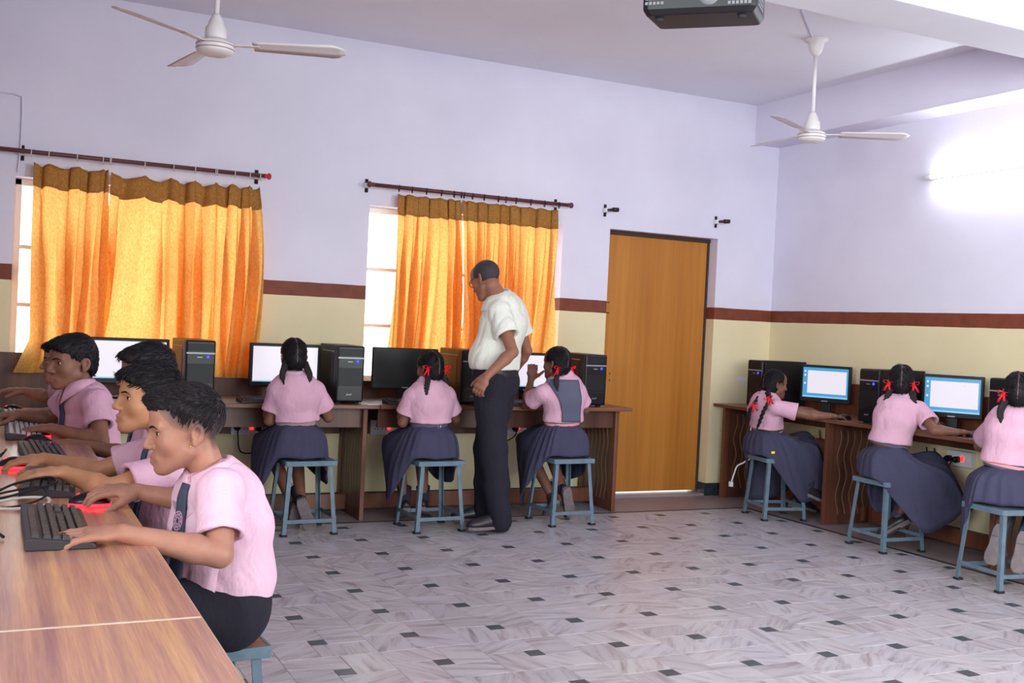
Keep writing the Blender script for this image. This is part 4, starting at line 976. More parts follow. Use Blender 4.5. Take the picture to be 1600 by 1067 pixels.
    def hand(s, f, sd, dir, nrm, curl=.35, spread=.09, thumb=.6, wr=None, fl=1.0, curls=None, thumbcurl=.2):
        """dir: fingers, nrm: back of the hand; thumb leaves the side of the palm near its base"""
        S = s.S*(1.08 if s.adult else 1.0); d = unit(dir); n = unit(np.array(nrm, float)-d*(unit(nrm) @ d)); wr = s.J['wr'+sd] if wr is None else np.array(wr)
        lt = np.cross(d, n)*(1 if sd == 'L' else -1)       # towards the thumb side
        P = lambda x, y, z: wr+(d*y+lt*x+n*z)*S
        f.sect([P(0, .0, 0), P(.002, .035, .002), P(0, .072, .002)], [.024*S, .033*S, .036*S], [.016*S, .0145*S, .0115*S], lt, .012)
        for i, (x, L) in enumerate(((.027, .064), (.009, .072), (-.009, .067), (-.026, .052))):
            c = curls[i] if curls else curl; an = spread*(1.3-i)*.55; b = P(x, .072, .001); p = [b]; dd = d*math.cos(an)+lt*math.sin(an); ang = c*.5
            for seg in (.45, .30, .25):
                v = dd*math.cos(ang)-n*math.sin(ang); p.append(p[-1]+v*L*seg*S*fl); ang += c
            f.chain([P(x*.8, .05, 0)]+p, [.0085*S, .0088*S, .0080*S, .0074*S, .0064*S], .004)
        b = P(.022, .016, -.004); dd = unit(d*.62+lt*thumb-n*.25); p1 = b+dd*.036*S; d2 = unit(dd+d*thumbcurl-n*.1); p2 = p1+d2*.028*S; p3 = p2+unit(d2+d*thumbcurl)*.022*S
        f.chain([b, p1, p2, p3], [.0155*S, .0115*S, .0092*S, .0075*S], .007)
    def shirt(s, m, hem, slv=.62, loose=1.0, wa=.13, wb=.10, ca=.142, cb=.098, hw=.145, hb=.115, slr=.062, slr2=.070, h=None, hemn=(0, 0, 1), fold=.005, seed=1, shd=0.0, collar=True, hemcut=True, yk=1.0, arm=.066):
        J, S = s.J, s.S; h = h or max(s.h, .0045); sp = s.spine(); hem = np.array(hem, float)
        ends = {}; pts = [hem]+sp
        for sd in 'LR': ends[sd] = J['sh'+sd]+(J['el'+sd]-J['sh'+sd])*slv; pts += [J['sh'+sd], ends[sd]]
        lo = np.min(pts, 0)-.21*S; hi = np.max(pts, 0)+.21*S; hi[2] = np.max(pts, 0)[2]+.08*S; f = Field(lo, hi, h)
        up = unit(sp[3]-sp[2]); nb = sp[3]
        f.sect([hem, sp[1], sp[2], sp[2]+(nb-sp[2])*.60, nb-up*.075*S], [hw*S, wa*S, ca*S, .116*S*yk, .066*S*yk], [hb*S, wb*S, cb*S, .078*S*yk, .050*S*yk], s.lat, .05*S)
        for sd in 'LR':
            sh, el = J['sh'+sd], J['el'+sd]
            f.cone(nb-up*.055*S+(sh-nb)*.2, sh+V3(0, 0, -.006), .040*S, slr*.80*S, .035*S)
            f.cone(sh, sh*.40+sp[2]*.60, slr*.88*S, arm*S, .03*S)
        if hemcut: f.plane(hem, -np.array(hemn, float), .004)
        # sleeves: own field, cut flat and hollowed
        for sd in 'LR':
            sh, el = J['sh'+sd], J['el'+sd]; d = unit(el-sh); e = ends[sd]; lo2 = np.minimum(sh, e)-.10*S; hi2 = np.maximum(sh, e)+.10*S
            g = Field.__new__(Field); g.__dict__.update(f.__dict__); g.F = np.full(f.n, .15, np.float32)
            g.cone(sh, e+d*.03, slr*.92*S, slr2*S, .004)
            g.plane(e, d, .003, lo2, hi2); sl, _ = f.block(lo2, hi2)
            keep = g.F; A = f.F; 
            kk = .016*S; hh = np.maximum(kk-np.abs(A-keep), 0)/kk; f.F = np.minimum(A, keep)-hh*hh*kk/4
            Lh = np.linalg.norm(e+d*.03-sh); ra_ = (slr*.92+(slr2-slr*.92)*max(0, (np.linalg.norm(e-sh)-.035*S)/Lh))*S; f.cone(e-d*.035*S, e+d*.06*S, ra_-2.6*h, ra_-2.6*h+(slr2*S-ra_)*1.2, .003, 's')
        Vt, Q = f.mesh(); Vt = smooth_mesh(Vt, Q, 2, .4)
        N = normals(Vt, Q); rel = (Vt-sp[0]) @ unit(sp[3]-sp[0])
        fo = wav(Vt, seed, 24, 6, (1, 1, .7))*fold+np.abs(wav(Vt, seed+5, 42, 4, (1, 1, .8)))*fold*.9
        fo = np.maximum(fo, -.0015)
        Vt = Vt+N*(fo*1.0)[:, None]
        s.sh_o = mk('shirt', Vt, Q, m, s.root); s.sb = bvh(Vt, Q); s.SV = Vt; s.SQ = Q
        if collar: s.collar(m)
        return s
    def collar(s, m, r=.054, spread=1.0):
        J, S = s.J, s.S*(1.08 if s.adult else 1); nb = s.spine()[3]; hd = s.hp(0, -.028, -.055); ax = unit(hd-nb); ax = unit(ax*.55+V3(0, 0, 1)*.45)
        lt = unit(s.lat-ax*(s.lat @ ax)); fw = np.cross(ax, lt); fw = fw if fw @ s.tf > 0 else -fw; n = 36; c0 = nb+fw*.008*S+ax*.010*S
        rings = [[], [], [], [], []]
        for k in range(n+1):
            a = -PI+.10+(2*PI-.20)*k/n; fr = abs(a)/PI; fr2 = max(0, (fr-.55)/.45)      # a = 0 at the back
            dirv = lt*math.sin(a)-fw*math.cos(a); ex = 1+.06*math.sin(a)**2; drop = -.020*fr2*S; 
            P_ = lambda rr, z: c0+dirv*rr*S*ex+ax*(z*S+drop)
            rings[0].append(P_(r+.001, -.030)); rings[1].append(P_(r-.004, .024)); rings[2].append(P_(r-.002, .036)); rings[3].append(P_(r+.007, .032)); rings[4].append(P_(r+(.041 if s.h < .004 else .029)+.012*fr2, -.013-(.056 if s.h < .004 else .036)*fr2**1.5))
        MB().loft(rings, False, False).build('collar', m, s.root, smooth=True, solid=.0045)
    def drape(s, name, m, grid, d, off=.004, tree=None, parent=None, solid=.0025):
        """grid of world points projected along d on to the shirt"""
        tree = tree or s.sb; d = unit(d); rows = []
        for row in grid:
            r = []
            for p in row:
                p = np.array(p, float); hit = tree.ray_cast(Vector(p-d*.5), Vector(d)); r.append(np.array(hit[0])-d*off if hit[0] is not None else None)
            good = [q for q in r if q is not None]
            if not good: continue
            last = good[0]; r2 = []
            for i, q in enumerate(r):
                if q is None:
                    p = np.array(row[i], float); q = p+d*((last-p) @ d)
                last = q; r2.append(q)
            rows.append(r2)
        if len(rows) < 2: rows = [[np.array(p, float) for p in row] for row in grid]
        return MB().loft(rows, False, False).build(name, m, parent or s.root, smooth=True, solid=solid)
    def tie(s, top, bot, w0=.016, w1=.034, m='tie', emblem=None):
        top = np.array(top, float); bot = np.array(bot, float); d = -s.tf; g = []
        for i in range(22):
            t = i/21; w = (.017 if i < 2 else w0+(w1-w0)*t**1.2)*s.S; 
            if i == 21: w = .004
            c = top+(bot-top)*t+(unit(bot-top)*.02*s.S if i == 21 else 0); g.append([c+s.lat*w*x for x in (-1, -.5, 0, .5, 1)])
        o = s.drape('tie', M[m], g, d, .007); t0 = top-s.tf*0
        return o
    def hairfield(s, h=None, lo=(-.12, -.15, -.16), hi=(.12, .14, .16)):
        cs = [s.hp(x, y, z) for x in (lo[0], hi[0]) for y in (lo[1], hi[1]) for z in (lo[2], hi[2])]
        return Field(np.min(cs, 0), np.max(cs, 0), h or max(s.h*.8, .0034))
    def hair(s, m, kind='boy', t=.012, seed=3, strand=.003, h=None, part=False):
        f = s.hairfield(h); q = s.hs
        E = lambda c, r, k=.012, mode='u': f.ell(s.hp(*c), np.array(r)*q, s.HM, k*q, mode)
        def PL(p, n): f.plane(s.hp(*p), s.HM @ unit(n), .006*q)
        if kind == 'girl':
            E((0, -.018, .030), (.074+t*.4, .087+t*.6, .082+t*.5)); E((0, -.045, -.03), (.064+t*.3, .054+t*.3, .066), .03)
            PL((0, .084, .052), (0, 1.0, -.80)); PL((0, -.02, -.085), (0, .25, -1))
            for x in (-1, 1): E((x*.075, .020, -.022), (.03, .030, .042), .008, 's')
            if False: f.cone(s.hp(0, .075, .095), s.hp(0, -.02, .128), .006*q, .006*q, .006*q, 's'); f.cone(s.hp(0, -.02, .122), s.hp(0, -.125, .01), .005*q, .005*q, .006*q, 's')
        elif kind == 'boyA':
            E((0, -.020, .036), (.0725, .0845, .079)); E((0, .012, .080), (.060, .074, .036), .03); E((.0, .062, .084), (.048, .032, .024), .02)
            PL((0, .090, .060), (0, .75, -.8)); PL((0, -.06, -.020), (0, -.5, -1)); PL((0, 0, .020), (0, .45, -1)); [E((x*.080, -.022, -.004), (.020, .026, .034), .006, 's') for x in (-1, 1)]
        elif kind == 'boy':
            E((0, -.020, .034), (.0745+t*.2, .087+t*.35, .080+t*.7)); E((0, .030, .068), (.062, .062, .038), .03); E((0, -.05, -.02), (.064, .055, .06), .03)
            E((.012, .076, .056), (.046, .022, .028), .02); E((-.02, .074, .060), (.04, .022, .026), .02)
            PL((0, -.075, -.068), (0, .3, -1)); PL((0, .06, .042), (0, .75, -1))
            for x in (-1, 1): E((x*.080, .028, -.030), (.030, .036, .050), .008, 's'); E((x*.082, -.024, -.014), (.018, .026, .036), .008, 's')
        elif kind == 'bald':
            E((0, -.020, .030), (.074+t*.2, .087+t*.3, .079)); PL((0, -.075, -.065), (0, .3, -1)); PL((0, 0.035, 0), (0, 1, -.15))
            E((0, .028, .098), (.058, .085, .046), .012, 's')
            for x in (-1, 1): E((x*.08, .012, -.032), (.03, .030, .042), .008, 's')
        Vt, Q = f.mesh(); Vt = smooth_mesh(Vt, Q, 1, .4); N = normals(Vt, Q); P = (Vt-s.J['head']) @ s.HM/q
        ang = np.arctan2(P[:, 0], P[:, 2]+.02); 
        st = np.sin(ang*46+6*np.sin(P[:, 1]*38+seed)+seed)*.6+np.sin(ang*83+9*np.sin(P[:, 1]*23+2*seed))*.4
        if kind in ('boyA', 'boy'): st = np.sin(P[:, 0]*420+3.5*np.sin(P[:, 1]*45+seed)+P[:, 2]*90)*.6+np.sin(P[:, 0]*730+4*np.sin(P[:, 2]*60)+seed)*.4
        Vt = Vt+N*(st*strand*q*.5+wav(P, seed, 45, 5)*strand*.9*q)[:, None]
        s.hair_o = mk('hair', Vt, Q, m, s.root); s.HV, s.HN, s.HP = Vt, N, P; return s
    def locks(s, m, n, dirfn, L=.024, r=.0022, seed=1, lift=.25, jit=.12):
        """loose combed locks lying over the hair cap, one part"""
        g = np.random.RandomState(seed); idx = g.choice(len(s.HV), n); b = MB(); q = s.hs
        for i in idx:
            p, N, P = s.HV[i], s.HN[i], s.HP[i]; d = unit(dirfn(P))+g.normal(size=3)*jit; d = s.HM @ unit(d); d = unit(d-N*(d @ N)); l = L*q*g.uniform(.6, 1.25); w = np.cross(d, N); rr = r*q*g.uniform(.7, 1.3); base = len(b.v)
            for t, k, hgt in ((-.3, .8, -.002), (.35, 1, .0012+lift*.10*l), (.75, .7, lift*.30*l*max(.15, P[2]*12)), (1.0, .05, lift*.7*l*max(.05, P[2]*12))):
                c = p+d*l*t+N*hgt; b.v += [tuple(c-w*rr*k), tuple(c+w*rr*k), tuple(c+N*rr*k*1.1)]
            for j in range(3):
                o = base+3*j; b.f += [(o, o+1, o+4, o+3), (o+1, o+2, o+5, o+4), (o+2, o, o+3, o+5)]
        b.build('hair_locks', m, s.hair_o, smooth=True)
    def braid(s, x, path, m, r=.015, n=9, bow=None, bowdir=None, end=True):
        pts = crom(path, n*2+1); lo = pts.min(0)-.05; hi = pts.max(0)+.05; f = Field(lo, hi, .0035)
        for i in range(n):
            a, b = pts[2*i], pts[2*i+2]; d = unit(b-a); sd = unit(np.cross(d, s.tf)); rr = r*(1-.35*i/n)*s.S
            for sg in (-1, 1): f.cone(a+sd*sg*rr*.75+(d*rr*.5 if sg > 0 else 0), b-sd*sg*rr*.15+(d*rr*.5 if sg > 0 else 0), rr*.72, rr*.5, .003)
        d = unit(pts[-1]-pts[-3]); f.cone(pts[-1], pts[-1]+d*.03*s.S, r*.6*s.S, r*.25*s.S, .004)
        Vt, Q = f.mesh(); Vt = smooth_mesh(Vt, Q, 1, .4); return mk('braid', Vt, Q, m, s.root)
    def bow(s, p, ax, nrm, sz=.035, tails=((.25, -1), (-.3, -1)), big=1.0):
        p = np.array(p, float); ax = unit(ax); nrm = unit(nrm); dn = unit(np.cross(nrm, ax)); dn = dn if dn[2] < 0 else -dn; b = MB()
        for sg in (-1, 1):
            L = []
            for k in range(15):
                a = 2*PI*k/14; L.append(p+ax*sg*sz*(.5-.5*math.cos(a))*big+dn*(-.35*sz*math.sin(a)*(.4+.6*(1-math.cos(a))/2))+nrm*(.006+.004*math.sin(a)))
            rows = [[q-nrm*.008 for q in L], [q+nrm*.008 for q in L]]; b.loft(rows, False, False)
        for tx, tz in tails: rows = [[p+ax*(tx*sz*2*t+.006*w)+dn*(-tz*-1*sz*0+sz*1.7*t)+nrm*(.004+.006*math.sin(4*t)) for t in (0, .3, .6, 1)] for w in (-1, 1)]; b.loft(rows, False, False)
        b.sphere(p+nrm*.004, .007, 10, 6); b.build('ribbon', M['ribbon'], s.root, smooth=True, solid=.0018)
    def shoe(s, an, toe, sole_up=None, m='shoe', size=1.0, up=None, socky=True):
        an = np.array(an, float); d = unit(np.array(toe, float)-an); u = np.array(up if up is not None else (0, 0, 1), float); u = unit(u-d*(u @ d)); w = np.cross(d, u); L = .235*s.S*size
        c = an-u*.075*s.S-d*.052*s.S
        def P(x, y, z): return c+(w*x+d*y+u*z)
        out = [(0, .020), (.03, .031), (.07, .032), (.12, .031), (.17, .039), (.21, .036), (.232, .018)]; k = L/.235; rings = []
        tops = [.055, .075, .085, .070, .052, .040, .022]
        for (y, hw), tp in zip(out, tops):
            rings.append([P(hw*k*math.cos(a), y*k, .014+max(0, math.sin(a))**.8*tp*k*.9 if math.sin(a) > 0 else .014) for a in [2*PI*j/16 for j in range(16)]])
        o = MB().loft(rings).build('shoe', M[m], s.root, smooth=True)
        poly = [(hw+.003, y) for y, hw in out]; poly = poly+[(-x, y) for x, y in reversed(poly)]
        MB().loft([[P(x*k, y*k, z) for x, y in poly] for z in (-.002, .0165)]).build('sole', M['sole'], o, bevel=.002)
        MB().loft([[P(x*k*1.0, y*k, z) for x, y in poly if y < .075] for z in (-.012, -.001)]).build('heel', M['sole'], o, bevel=.002)
        MB().loft([[P(x*k*.9, y*k*.98+.002, z) for x, y in poly if y > .10] for z in (-.0045, -.001)]).build('tread', M['sole'], o)
        return o
    def sock(s, an, kn, hgt=.45, m='sock', stripes=False, r0=.035, r1=.047):
        an, kn = np.array(an, float), np.array(kn, float); e = an+(kn-an)*hgt; S = s.S; d = unit(kn-an)
        o = MB().tube([an-d*.02, an+(e-an)*.4, e, e+d*.001], [r0*S, (r0+.004)*S, r1*S, (r1-.006)*S], 16).build('sock', M[m], s.root, smooth=True)
        if stripes:
            for t in (.86, .94): p = an+(e-an)*t; MB().tube([p, p+d*.008*S], [(r0+(r1-r0)*t+.0022)*S]*2, 16).build('sock_stripe', M['sockstripe'], o, smooth=True)
    def loftcols(s, cols, n_t=24, n_a=150, pleat=.008, npl=22, seed=1, m='navy', name='skirt', base=None, start=.12, slat=None):
        """cols: (angle, [points right/fwd/up from base]) round the waist; 0 = back, 90 = right, 180 = front"""
        base = s.J['pel'] if base is None else base; SL = s.lat if slat is None else unit(slat); ST = np.cross(V3(0, 0, 1), SL); A = np.array([c[0] for c in cols], float); K = np.array([[*c[1]] for c in cols], float)
        th = np.linspace(0, 360, n_a, endpoint=False); A2 = np.concatenate([A-360, A, A+360]); K2 = np.concatenate([K, K, K]); prof = np.zeros((n_a, K.shape[1], 3))
        for i, t in enumerate(th):
            j = np.searchsorted(A2, t, 'right')-1; u = (t-A2[j])/(A2[j+1]-A2[j]); p0, p1, p2, p3 = K2[j-1], K2[j], K2[j+1], K2[j+2]
            u3 = u*u*(3-2*u); prof[i] = .5*((2*p1)+(p2-p0)*u+(2*p0-5*p1+4*p2-p3)*u*u+(-p0+3*p1-3*p2+p3)*u**3)*.6+.4*(p1*(1-u3)+p2*u3)
        rings = [[] for _ in range(n_t)]
        for i, t in enumerate(th):
            c = crom(prof[i], n_t)
            for k in range(n_t):
                v = k/(n_t-1); x, y, z = c[k]; rd = math.hypot(x, y)+1e-9; a = math.radians(t)*npl+.6*math.sin(3*math.radians(t)+seed); w = (abs((a/(2*PI)) % 1-.5)*2)**1.4-.4
                amp = pleat*min(1, max(0, (v-start)/.3)+.15)*(1+.5*math.sin(math.radians(t)*2+seed)); x *= 1+amp*w/rd; y *= 1+amp*w/rd
                sw = .006*math.sin(5*math.radians(t)+3*v*seed)*v; rings[k].append(base+SL*(x*s.S*(1+sw))+ST*(y*s.S)+V3(0, 0, z*s.S))
        return MB().loft(rings, True, False).build(name, M[m], s.root, smooth=True, solid=.004)
    def belt(s, c, a, b, hgt=.03, m='belt', stripe=None, buckle=None, ax=None, n=40):
        c = np.array(c, float); ax = unit(ax if ax is not None else (0, 0, 1)); lt = unit(s.lat-ax*(s.lat @ ax)); fw = np.cross(ax, lt)
        def ring(z, e): return [c+lt*(a+e)*math.sin(t)-fw*(b+e)*math.cos(t)+ax*z for t in [2*PI*k/n for k in range(n)]]
        o = MB().loft([ring(-hgt/2, -.006), ring(-hgt/2, 0), ring(hgt/2, 0), ring(hgt/2, -.006)], True, False).build('belt', M[m], s.root, smooth=False)
        if stripe: MB().loft([ring(-hgt*.2, .0012), ring(hgt*.2, .0012)], True, False).build('belt_stripe', M[stripe], o, smooth=True)
        if buckle is not None:
            t = math.radians(buckle); p = c+lt*(a+.003)*math.sin(t)-fw*(b+.003)*math.cos(t); tg = unit(lt*math.cos(t)*a+fw*math.sin(t)*b)
            lp = [p+tg*x+ax*z for x, z in ((-.008, -.012), (-.012, 0), (-.008, .016), (.008, .016), (.012, 0), (.008, -.016), (-.006, -.016), (-.008, -.012))]; MB().tube(lp, .0022, 6).build('buckle', M['chrome'], o, smooth=True)
        return o
    def trousers(s, m='navydark', top=None, r=(.085, .066, .058, .055), h=.006, hipw=.078, seat=(.15, .12), wa=(.125, .1), fold=.004, seed=2):
        J, S = s.J, s.S; pts = [J['pel']]
        for sd in 'LR': pts += [J['kn'+sd], J['an'+sd]]
        sp = s.spine(); top = sp[1] if top is None else np.array(top, float); pts.append(top)
        lo = np.min(pts, 0)-.18*S; hi = np.max(pts, 0)+.18*S; f = Field(lo, hi, h)
        f.sect([J['pel']-V3(0, 0, .0), J['pel']+(top-J['pel'])*.5, top+unit(top-J['pel'])*.05], [seat[0]*S, seat[0]*S*.97, wa[0]*S], [seat[1]*S, seat[1]*S*.97, wa[1]*S], s.lat, .03)
        f.plane(top+unit(top-J['pel'])*.02, unit(top-J['pel']), .003)
        for sd in 'LR':
            hp_ = J['pel']+s.lat*(hipw*S if sd == 'R' else -hipw*S); kn, an = J['kn'+sd], J['an'+sd]-V3(0, 0, .04)
            g = (an-kn); f.chain([hp_, kn], [r[0]*S, r[1]*S], .04); f.chain([kn, kn+g*.5, an], [r[1]*S, r[2]*S, r[3]*S], .02)
        Vt, Q = f.mesh(); Vt = smooth_mesh(Vt, Q, 2, .4); N = normals(Vt, Q); Vt = Vt+N*(wav(Vt, seed, 30, 6, (1, 1, .5))*fold)[:, None]
        Vt[:, 2] = np.maximum(Vt[:, 2], .012); return mk('trousers', Vt, Q, M[m], s.root)
# ------------------------------------------------------------------ people
def zset(p, z): return V3(p[0], p[1], z)
# ---- the nearest boy
A = Person('boy in pink striped shirt and slate tie, nearest the camera, typing', dict(
    pel=(.535, 2.80, .53), neck=at(335, 746, 2.80), waist=at(346, 895, 2.80), chest=at(345, 812, 2.80), head=at(291, 670, 2.80), face=(-.985, .10, -.15), hs=.96, lat=(-.42, .907, 0),
    shL=at(346, 765, 2.655), elL=at(343, 866, 2.56), wrL=atz(192, 833, .772), shR=at(322, 757, 2.94), elR=(.56, 3.00, .745), wrR=(.365, 3.045, .785),
    knL=(.13, 2.70, .52), anL=(.17, 2.70, .10), knR=(.13, 2.90, .52), anR=(.17, 2.90, .10)), S=1.0, h=.0033, skin=(174, 122, 104))
def stubA(P):
    x, y, z = P.T; zb = np.interp(y, [-.11, -.06, -.050, -.012, .0, .035, .055, .070, .095], [-.064, -.062, -.03, .002, -.006, .012, .038, .066, .078])
    return .96*np.clip((z-zb)/.045, 0, 1)**.45
A.build_skin(dict(L=dict(dir=(-1, .04, -.02), nrm=(.05, -.15, 1), curls=(.20, .24, .30, .34), spread=.12, thumb=.55, fl=1.25),
                  R=dict(dir=(-1, -.06, .05), nrm=(.1, -.2, 1), curls=(.42, .42, .45, .5), spread=.08, thumb=.55, fl=1.0)), stub=stubA)
A.face((-.30, 1, -.10)); A.shirt(M['pinkstripe'], (.535, 2.80, .560), slv=.72, hw=.152, hb=.112, wa=.148, wb=.114, ca=.145, cb=.104, slr=.054, slr2=.060, arm=.06, hemn=(.26, 0, 1), fold=.006, seed=4, h=.0045)
A.trousers(fold=.007, seat=(.145, .108), r=(.095, .075, .06, .055)); A.hair(M['hair_a'], 'boyA', t=.010, strand=.0035, h=.003)
def combA(P):
    return V3(P[0]*2, 1.0, .35) if P[1] > .01 and P[2] > .07 else V3(0, .1-P[1]*2, -.35+P[2]*4)
A.locks(M['hair_a'], 3200, combA, .021, .0013, 5, .12, .06)
nb = A.J['neck']; tf = A.tf
A.tie(nb+tf*.085+V3(0, 0, -.008), nb+tf*.14+V3(0, 0, -.36), w0=.018, w1=.044)
ec = nb+tf*.10+V3(0, 0, -.100)
eg = MB(); tr = A.sb
for rad in (.008, .016, .023):
    rows = []
    for rr2 in (rad-.0015, rad+.0015):
        rows.append([ec+A.lat*rr2*math.cos(a)*.9+V3(0, 0, rr2*math.sin(a)) for a in [2*PI*k/24 for k in range(25)]])
    A.drape('tie_emblem', M['emblem'], rows, -tf, .0115, solid=.001)
for k in range(10):
    a = 2*PI*k/10; A.drape('emblem_petal', M['emblem'], [[ec+A.lat*(r*math.cos(a+w)*.9)+V3(0, 0, r*math.sin(a+w)) for w in (-.12, .12)] for r in (.009, .013, .017, .022)], -tf, .0115, solid=.001)
es = A.hp(-.073, -.002, -.038); MB().sphere(es-A.rt*.004, .0026, 8, 6).build('ear_stud', M['gold'], A.root, smooth=True)
# pocket edge on the near breast
pk = nb+tf*.06-A.lat*.08+V3(0, 0, -.19); A.drape('pocket', M['pinkstripe'], [[pk+A.lat*x+V3(0, 0, z) for x in (-.045, -.02, .005, .03)] for z in (.0, -.03, -.06, -.09)], -tf, .003)
lb = at(362, 958, 2.66); MB().obox(lb, (unit((1, 0, .7)), (0, 1, 0), unit((-.7, 0, 1))), (.012, .006, .022)).build('woven_label', M['belt'], A.root, bevel=.003)

# ---- the second boy
B = Person('boy in pink shirt with dark fringe, second from camera at long desk', dict(
    pel=(.545, 3.44, .53), neck=at(268, 694, 3.44), head=at(232, 622, 3.44), face=(-.97, -.14, .02), hs=.97, lat=(-.22, .975, 0),
    shL=at(264, 733, 3.29), elL=at(170, 765, 3.24), wrL=at(100, 738, 3.34), shR=at(245, 706, 3.57), elR=at(152, 736, 3.62), wrR=at(68, 717, 3.76),
    knL=(.14, 3.34, .52), anL=(.17, 3.34, .10), knR=(.14, 3.54, .52), anR=(.17, 3.54, .10)), S=.97, h=.0045, skin=(184, 130, 98))
B.build_skin(dict(L=dict(dir=(-1, .05, -.05), nrm=(0, -.1, 1), curls=(.35, .4, .45, .45)), R=dict(dir=(-1, .08, -.1), nrm=(0, -.1, 1), curl=.45)))
B.face((-.25, 1, .05)); B.shirt(M['pink'], (.545, 3.44, .56), slv=.66, slr=.052, slr2=.062, seed=9, fold=.006, hw=.15, wa=.14, wb=.115, hb=.12); B.trousers(h=.009); B.hair(M['hair'], 'boy', t=.014, seed=8)
def combB(P): return V3(P[0]*3, 1.0, -.25-max(0, P[1])*8) if P[2] > .04 else V3(0, -.2, -1)
B.locks(M['hair'], 1900, combB, .026, .0016, 8, .15, .08)
nb = B.J['neck']; B.tie(nb+B.tf*.08+V3(0, 0, -.008), nb+B.tf*.12+V3(0, 0, -.33))
# ---- third boy
Cb = Person('boy mostly hidden behind second boy, only dark hair and forearm showing', dict(
    pel=(.54, 4.14, .53), neck=at(248, 642, 4.14), head=at(229, 584, 4.14), face=(-.99, .0, -.08), hs=.98, lat=(0, 1, 0),
    shL=at(248, 668, 3.99), elL=(.53, 3.93, .72), wrL=(.33, 3.98, .66), shR=at(236, 660, 4.29), elR=at(212, 712, 4.36), wrR=at(105, 693, 4.46),
    knL=(.14, 4.04, .52), anL=(.17, 4.04, .10), knR=(.14, 4.24, .52), anR=(.17, 4.24, .10)), S=.97, h=.006, skin=(150, 104, 84))
Cb.build_skin(dict(R=dict(dir=(-1, .03, -.1), nrm=(0, 0, 1), curl=.45))); Cb.face(); Cb.shirt(M['pink'], (.54, 4.14, .56), slr=.054, slr2=.062, seed=12, h=.007, hw=.15, wa=.14); Cb.trousers(h=.010); Cb.hair(M['hair'], 'boy', t=.016, seed=5); Cb.locks(M['hair'], 900, combB, .026, .0018, 9, .15, .08)
nb = Cb.J['neck']; Cb.tie(nb+Cb.tf*.08+V3(0, 0, -.008), nb+Cb.tf*.12+V3(0, 0, -.33))
# ---- fourth boy
D = Person('boy with short dark hair and dark tie, fourth along the long desk', dict(
    pel=zset(at(152, 692, 4.85), .53), neck=at(127, 610, 4.85), head=at(112, 565, 4.85), face=(-.90, -.42, -.08), hs=.99, lat=(-.36, .93, 0),
    shL=at(150, 628, 4.70), elL=at(158, 690, 4.60), wrL=at(80, 669, 4.66), shR=at(113, 622, 4.99), elR=at(78, 655, 5.05), wrR=at(30, 648, 5.0),
    knL=(.12, 4.74, .52), anL=(.17, 4.74, .10), knR=(.12, 4.94, .52), anR=(.17, 4.94, .10)), S=1.0, h=.005, skin=(140, 96, 80))
D.build_skin(dict(L=dict(dir=(-1, .06, -.08), nrm=(0, -.1, 1), curl=.42), R=dict(dir=(-1, -.1, -.05), nrm=(0, 0, 1), curl=.4)))
D.face((0, 1, -.05)); D.shirt(M['pink'], D.J['pel']+V3(0, 0, .03), slr=.054, slr2=.062, slv=.60, seed=14, fold=.006, wa=.14, hw=.15); D.trousers(h=.010); D.hair(M['hair'], 'boy', t=.010, seed=11); D.locks(M['hair'], 900, combB, .020, .0018, 10, .08, .06)
nb = D.J['neck']; D.tie(nb+D.tf*.08+V3(0, 0, -.008), nb+D.tf*.13+V3(0, 0, -.34), w1=.03)
# ---- farthest boy
Eb = Person('farthest boy of the long desk, profile just beyond the fourth boy', dict(
    pel=zset(at(130, 675, 5.42), .53), neck=at(110, 604, 5.42), head=at(99, 564, 5.42), face=(-.985, .08, -.05), hs=.96, lat=(0, 1, 0),
    shL=at(103, 618, 5.28), elL=at(82, 650, 5.22), wrL=at(48, 645, 5.35), shR=at(100, 612, 5.56), elR=at(72, 620, 5.60), wrR=at(38, 611, 5.72),
    knL=(.12, 5.32, .52), anL=(.17, 5.32, .10), knR=(.12, 5.52, .52), anR=(.17, 5.52, .10)), S=.96, h=.006, skin=(165, 116, 94))
Eb.build_skin(dict(L=dict(dir=(-1, .1, 0), nrm=(0, 0, 1), curl=.5), R=dict(dir=(-1, .05, .05), nrm=(0, 0, 1), curl=.4)))
Eb.face(); Eb.shirt(M['pink'], Eb.J['pel']+V3(0, 0, .03), slr=.052, slr2=.060, slv=.6, seed=17, h=.006); Eb.trousers(h=.011); Eb.hair(M['hair'], 'boy', t=.012, seed=2); Eb.locks(M['hair'], 500, combB, .020, .002, 12, .08, .06)

# ---- the standing man
Mn = Person('balding man in white short sleeved shirt and glasses, standing bent over desk', dict(
    pel=at(775, 598, 6.07), waist=at(772, 560, 6.06), chest=at(788, 508, 6.06), neck=at(785, 468, 6.07), head=at(758, 436, 6.06), face=(-.34, .80, -.44), hs=1.02, lat=(.743, .669, 0),
    shL=at(780, 487, 5.94), elL=at(801, 550, 5.80), wrL=at(760, 588, 5.76), shR=at(806, 486, 6.19), elR=at(823, 548, 6.22), wrR=at(800, 585, 6.38),
    knL=at(770, 700, 5.98), anL=at(782, 806, 5.98), knR=at(762, 700, 6.16), anR=at(759, 795, 6.20)), S=1.0, h=.0055, skin=(150, 100, 82), adult=True)
Mn.build_skin(dict(L=dict(dir=(-.45, .15, -.9), nrm=(-.7, -.6, .2), curl=.7, thumb=.5), R=dict(dir=(-.5, .3, -.6), nrm=(.5, .7, 0), curl=.5)))
Mn.face((0, 1, -.35)); Mn.shirt(M['whiteshirt'], at(774, 576, 6.06), slv=.58, ca=.178, cb=.128, wa=.168, wb=.142, hw=.162, hb=.132, slr=.066, slr2=.078, yk=1.42, arm=.085, seed=21, fold=.008, h=.0055, hemn=(0, 0, 1))
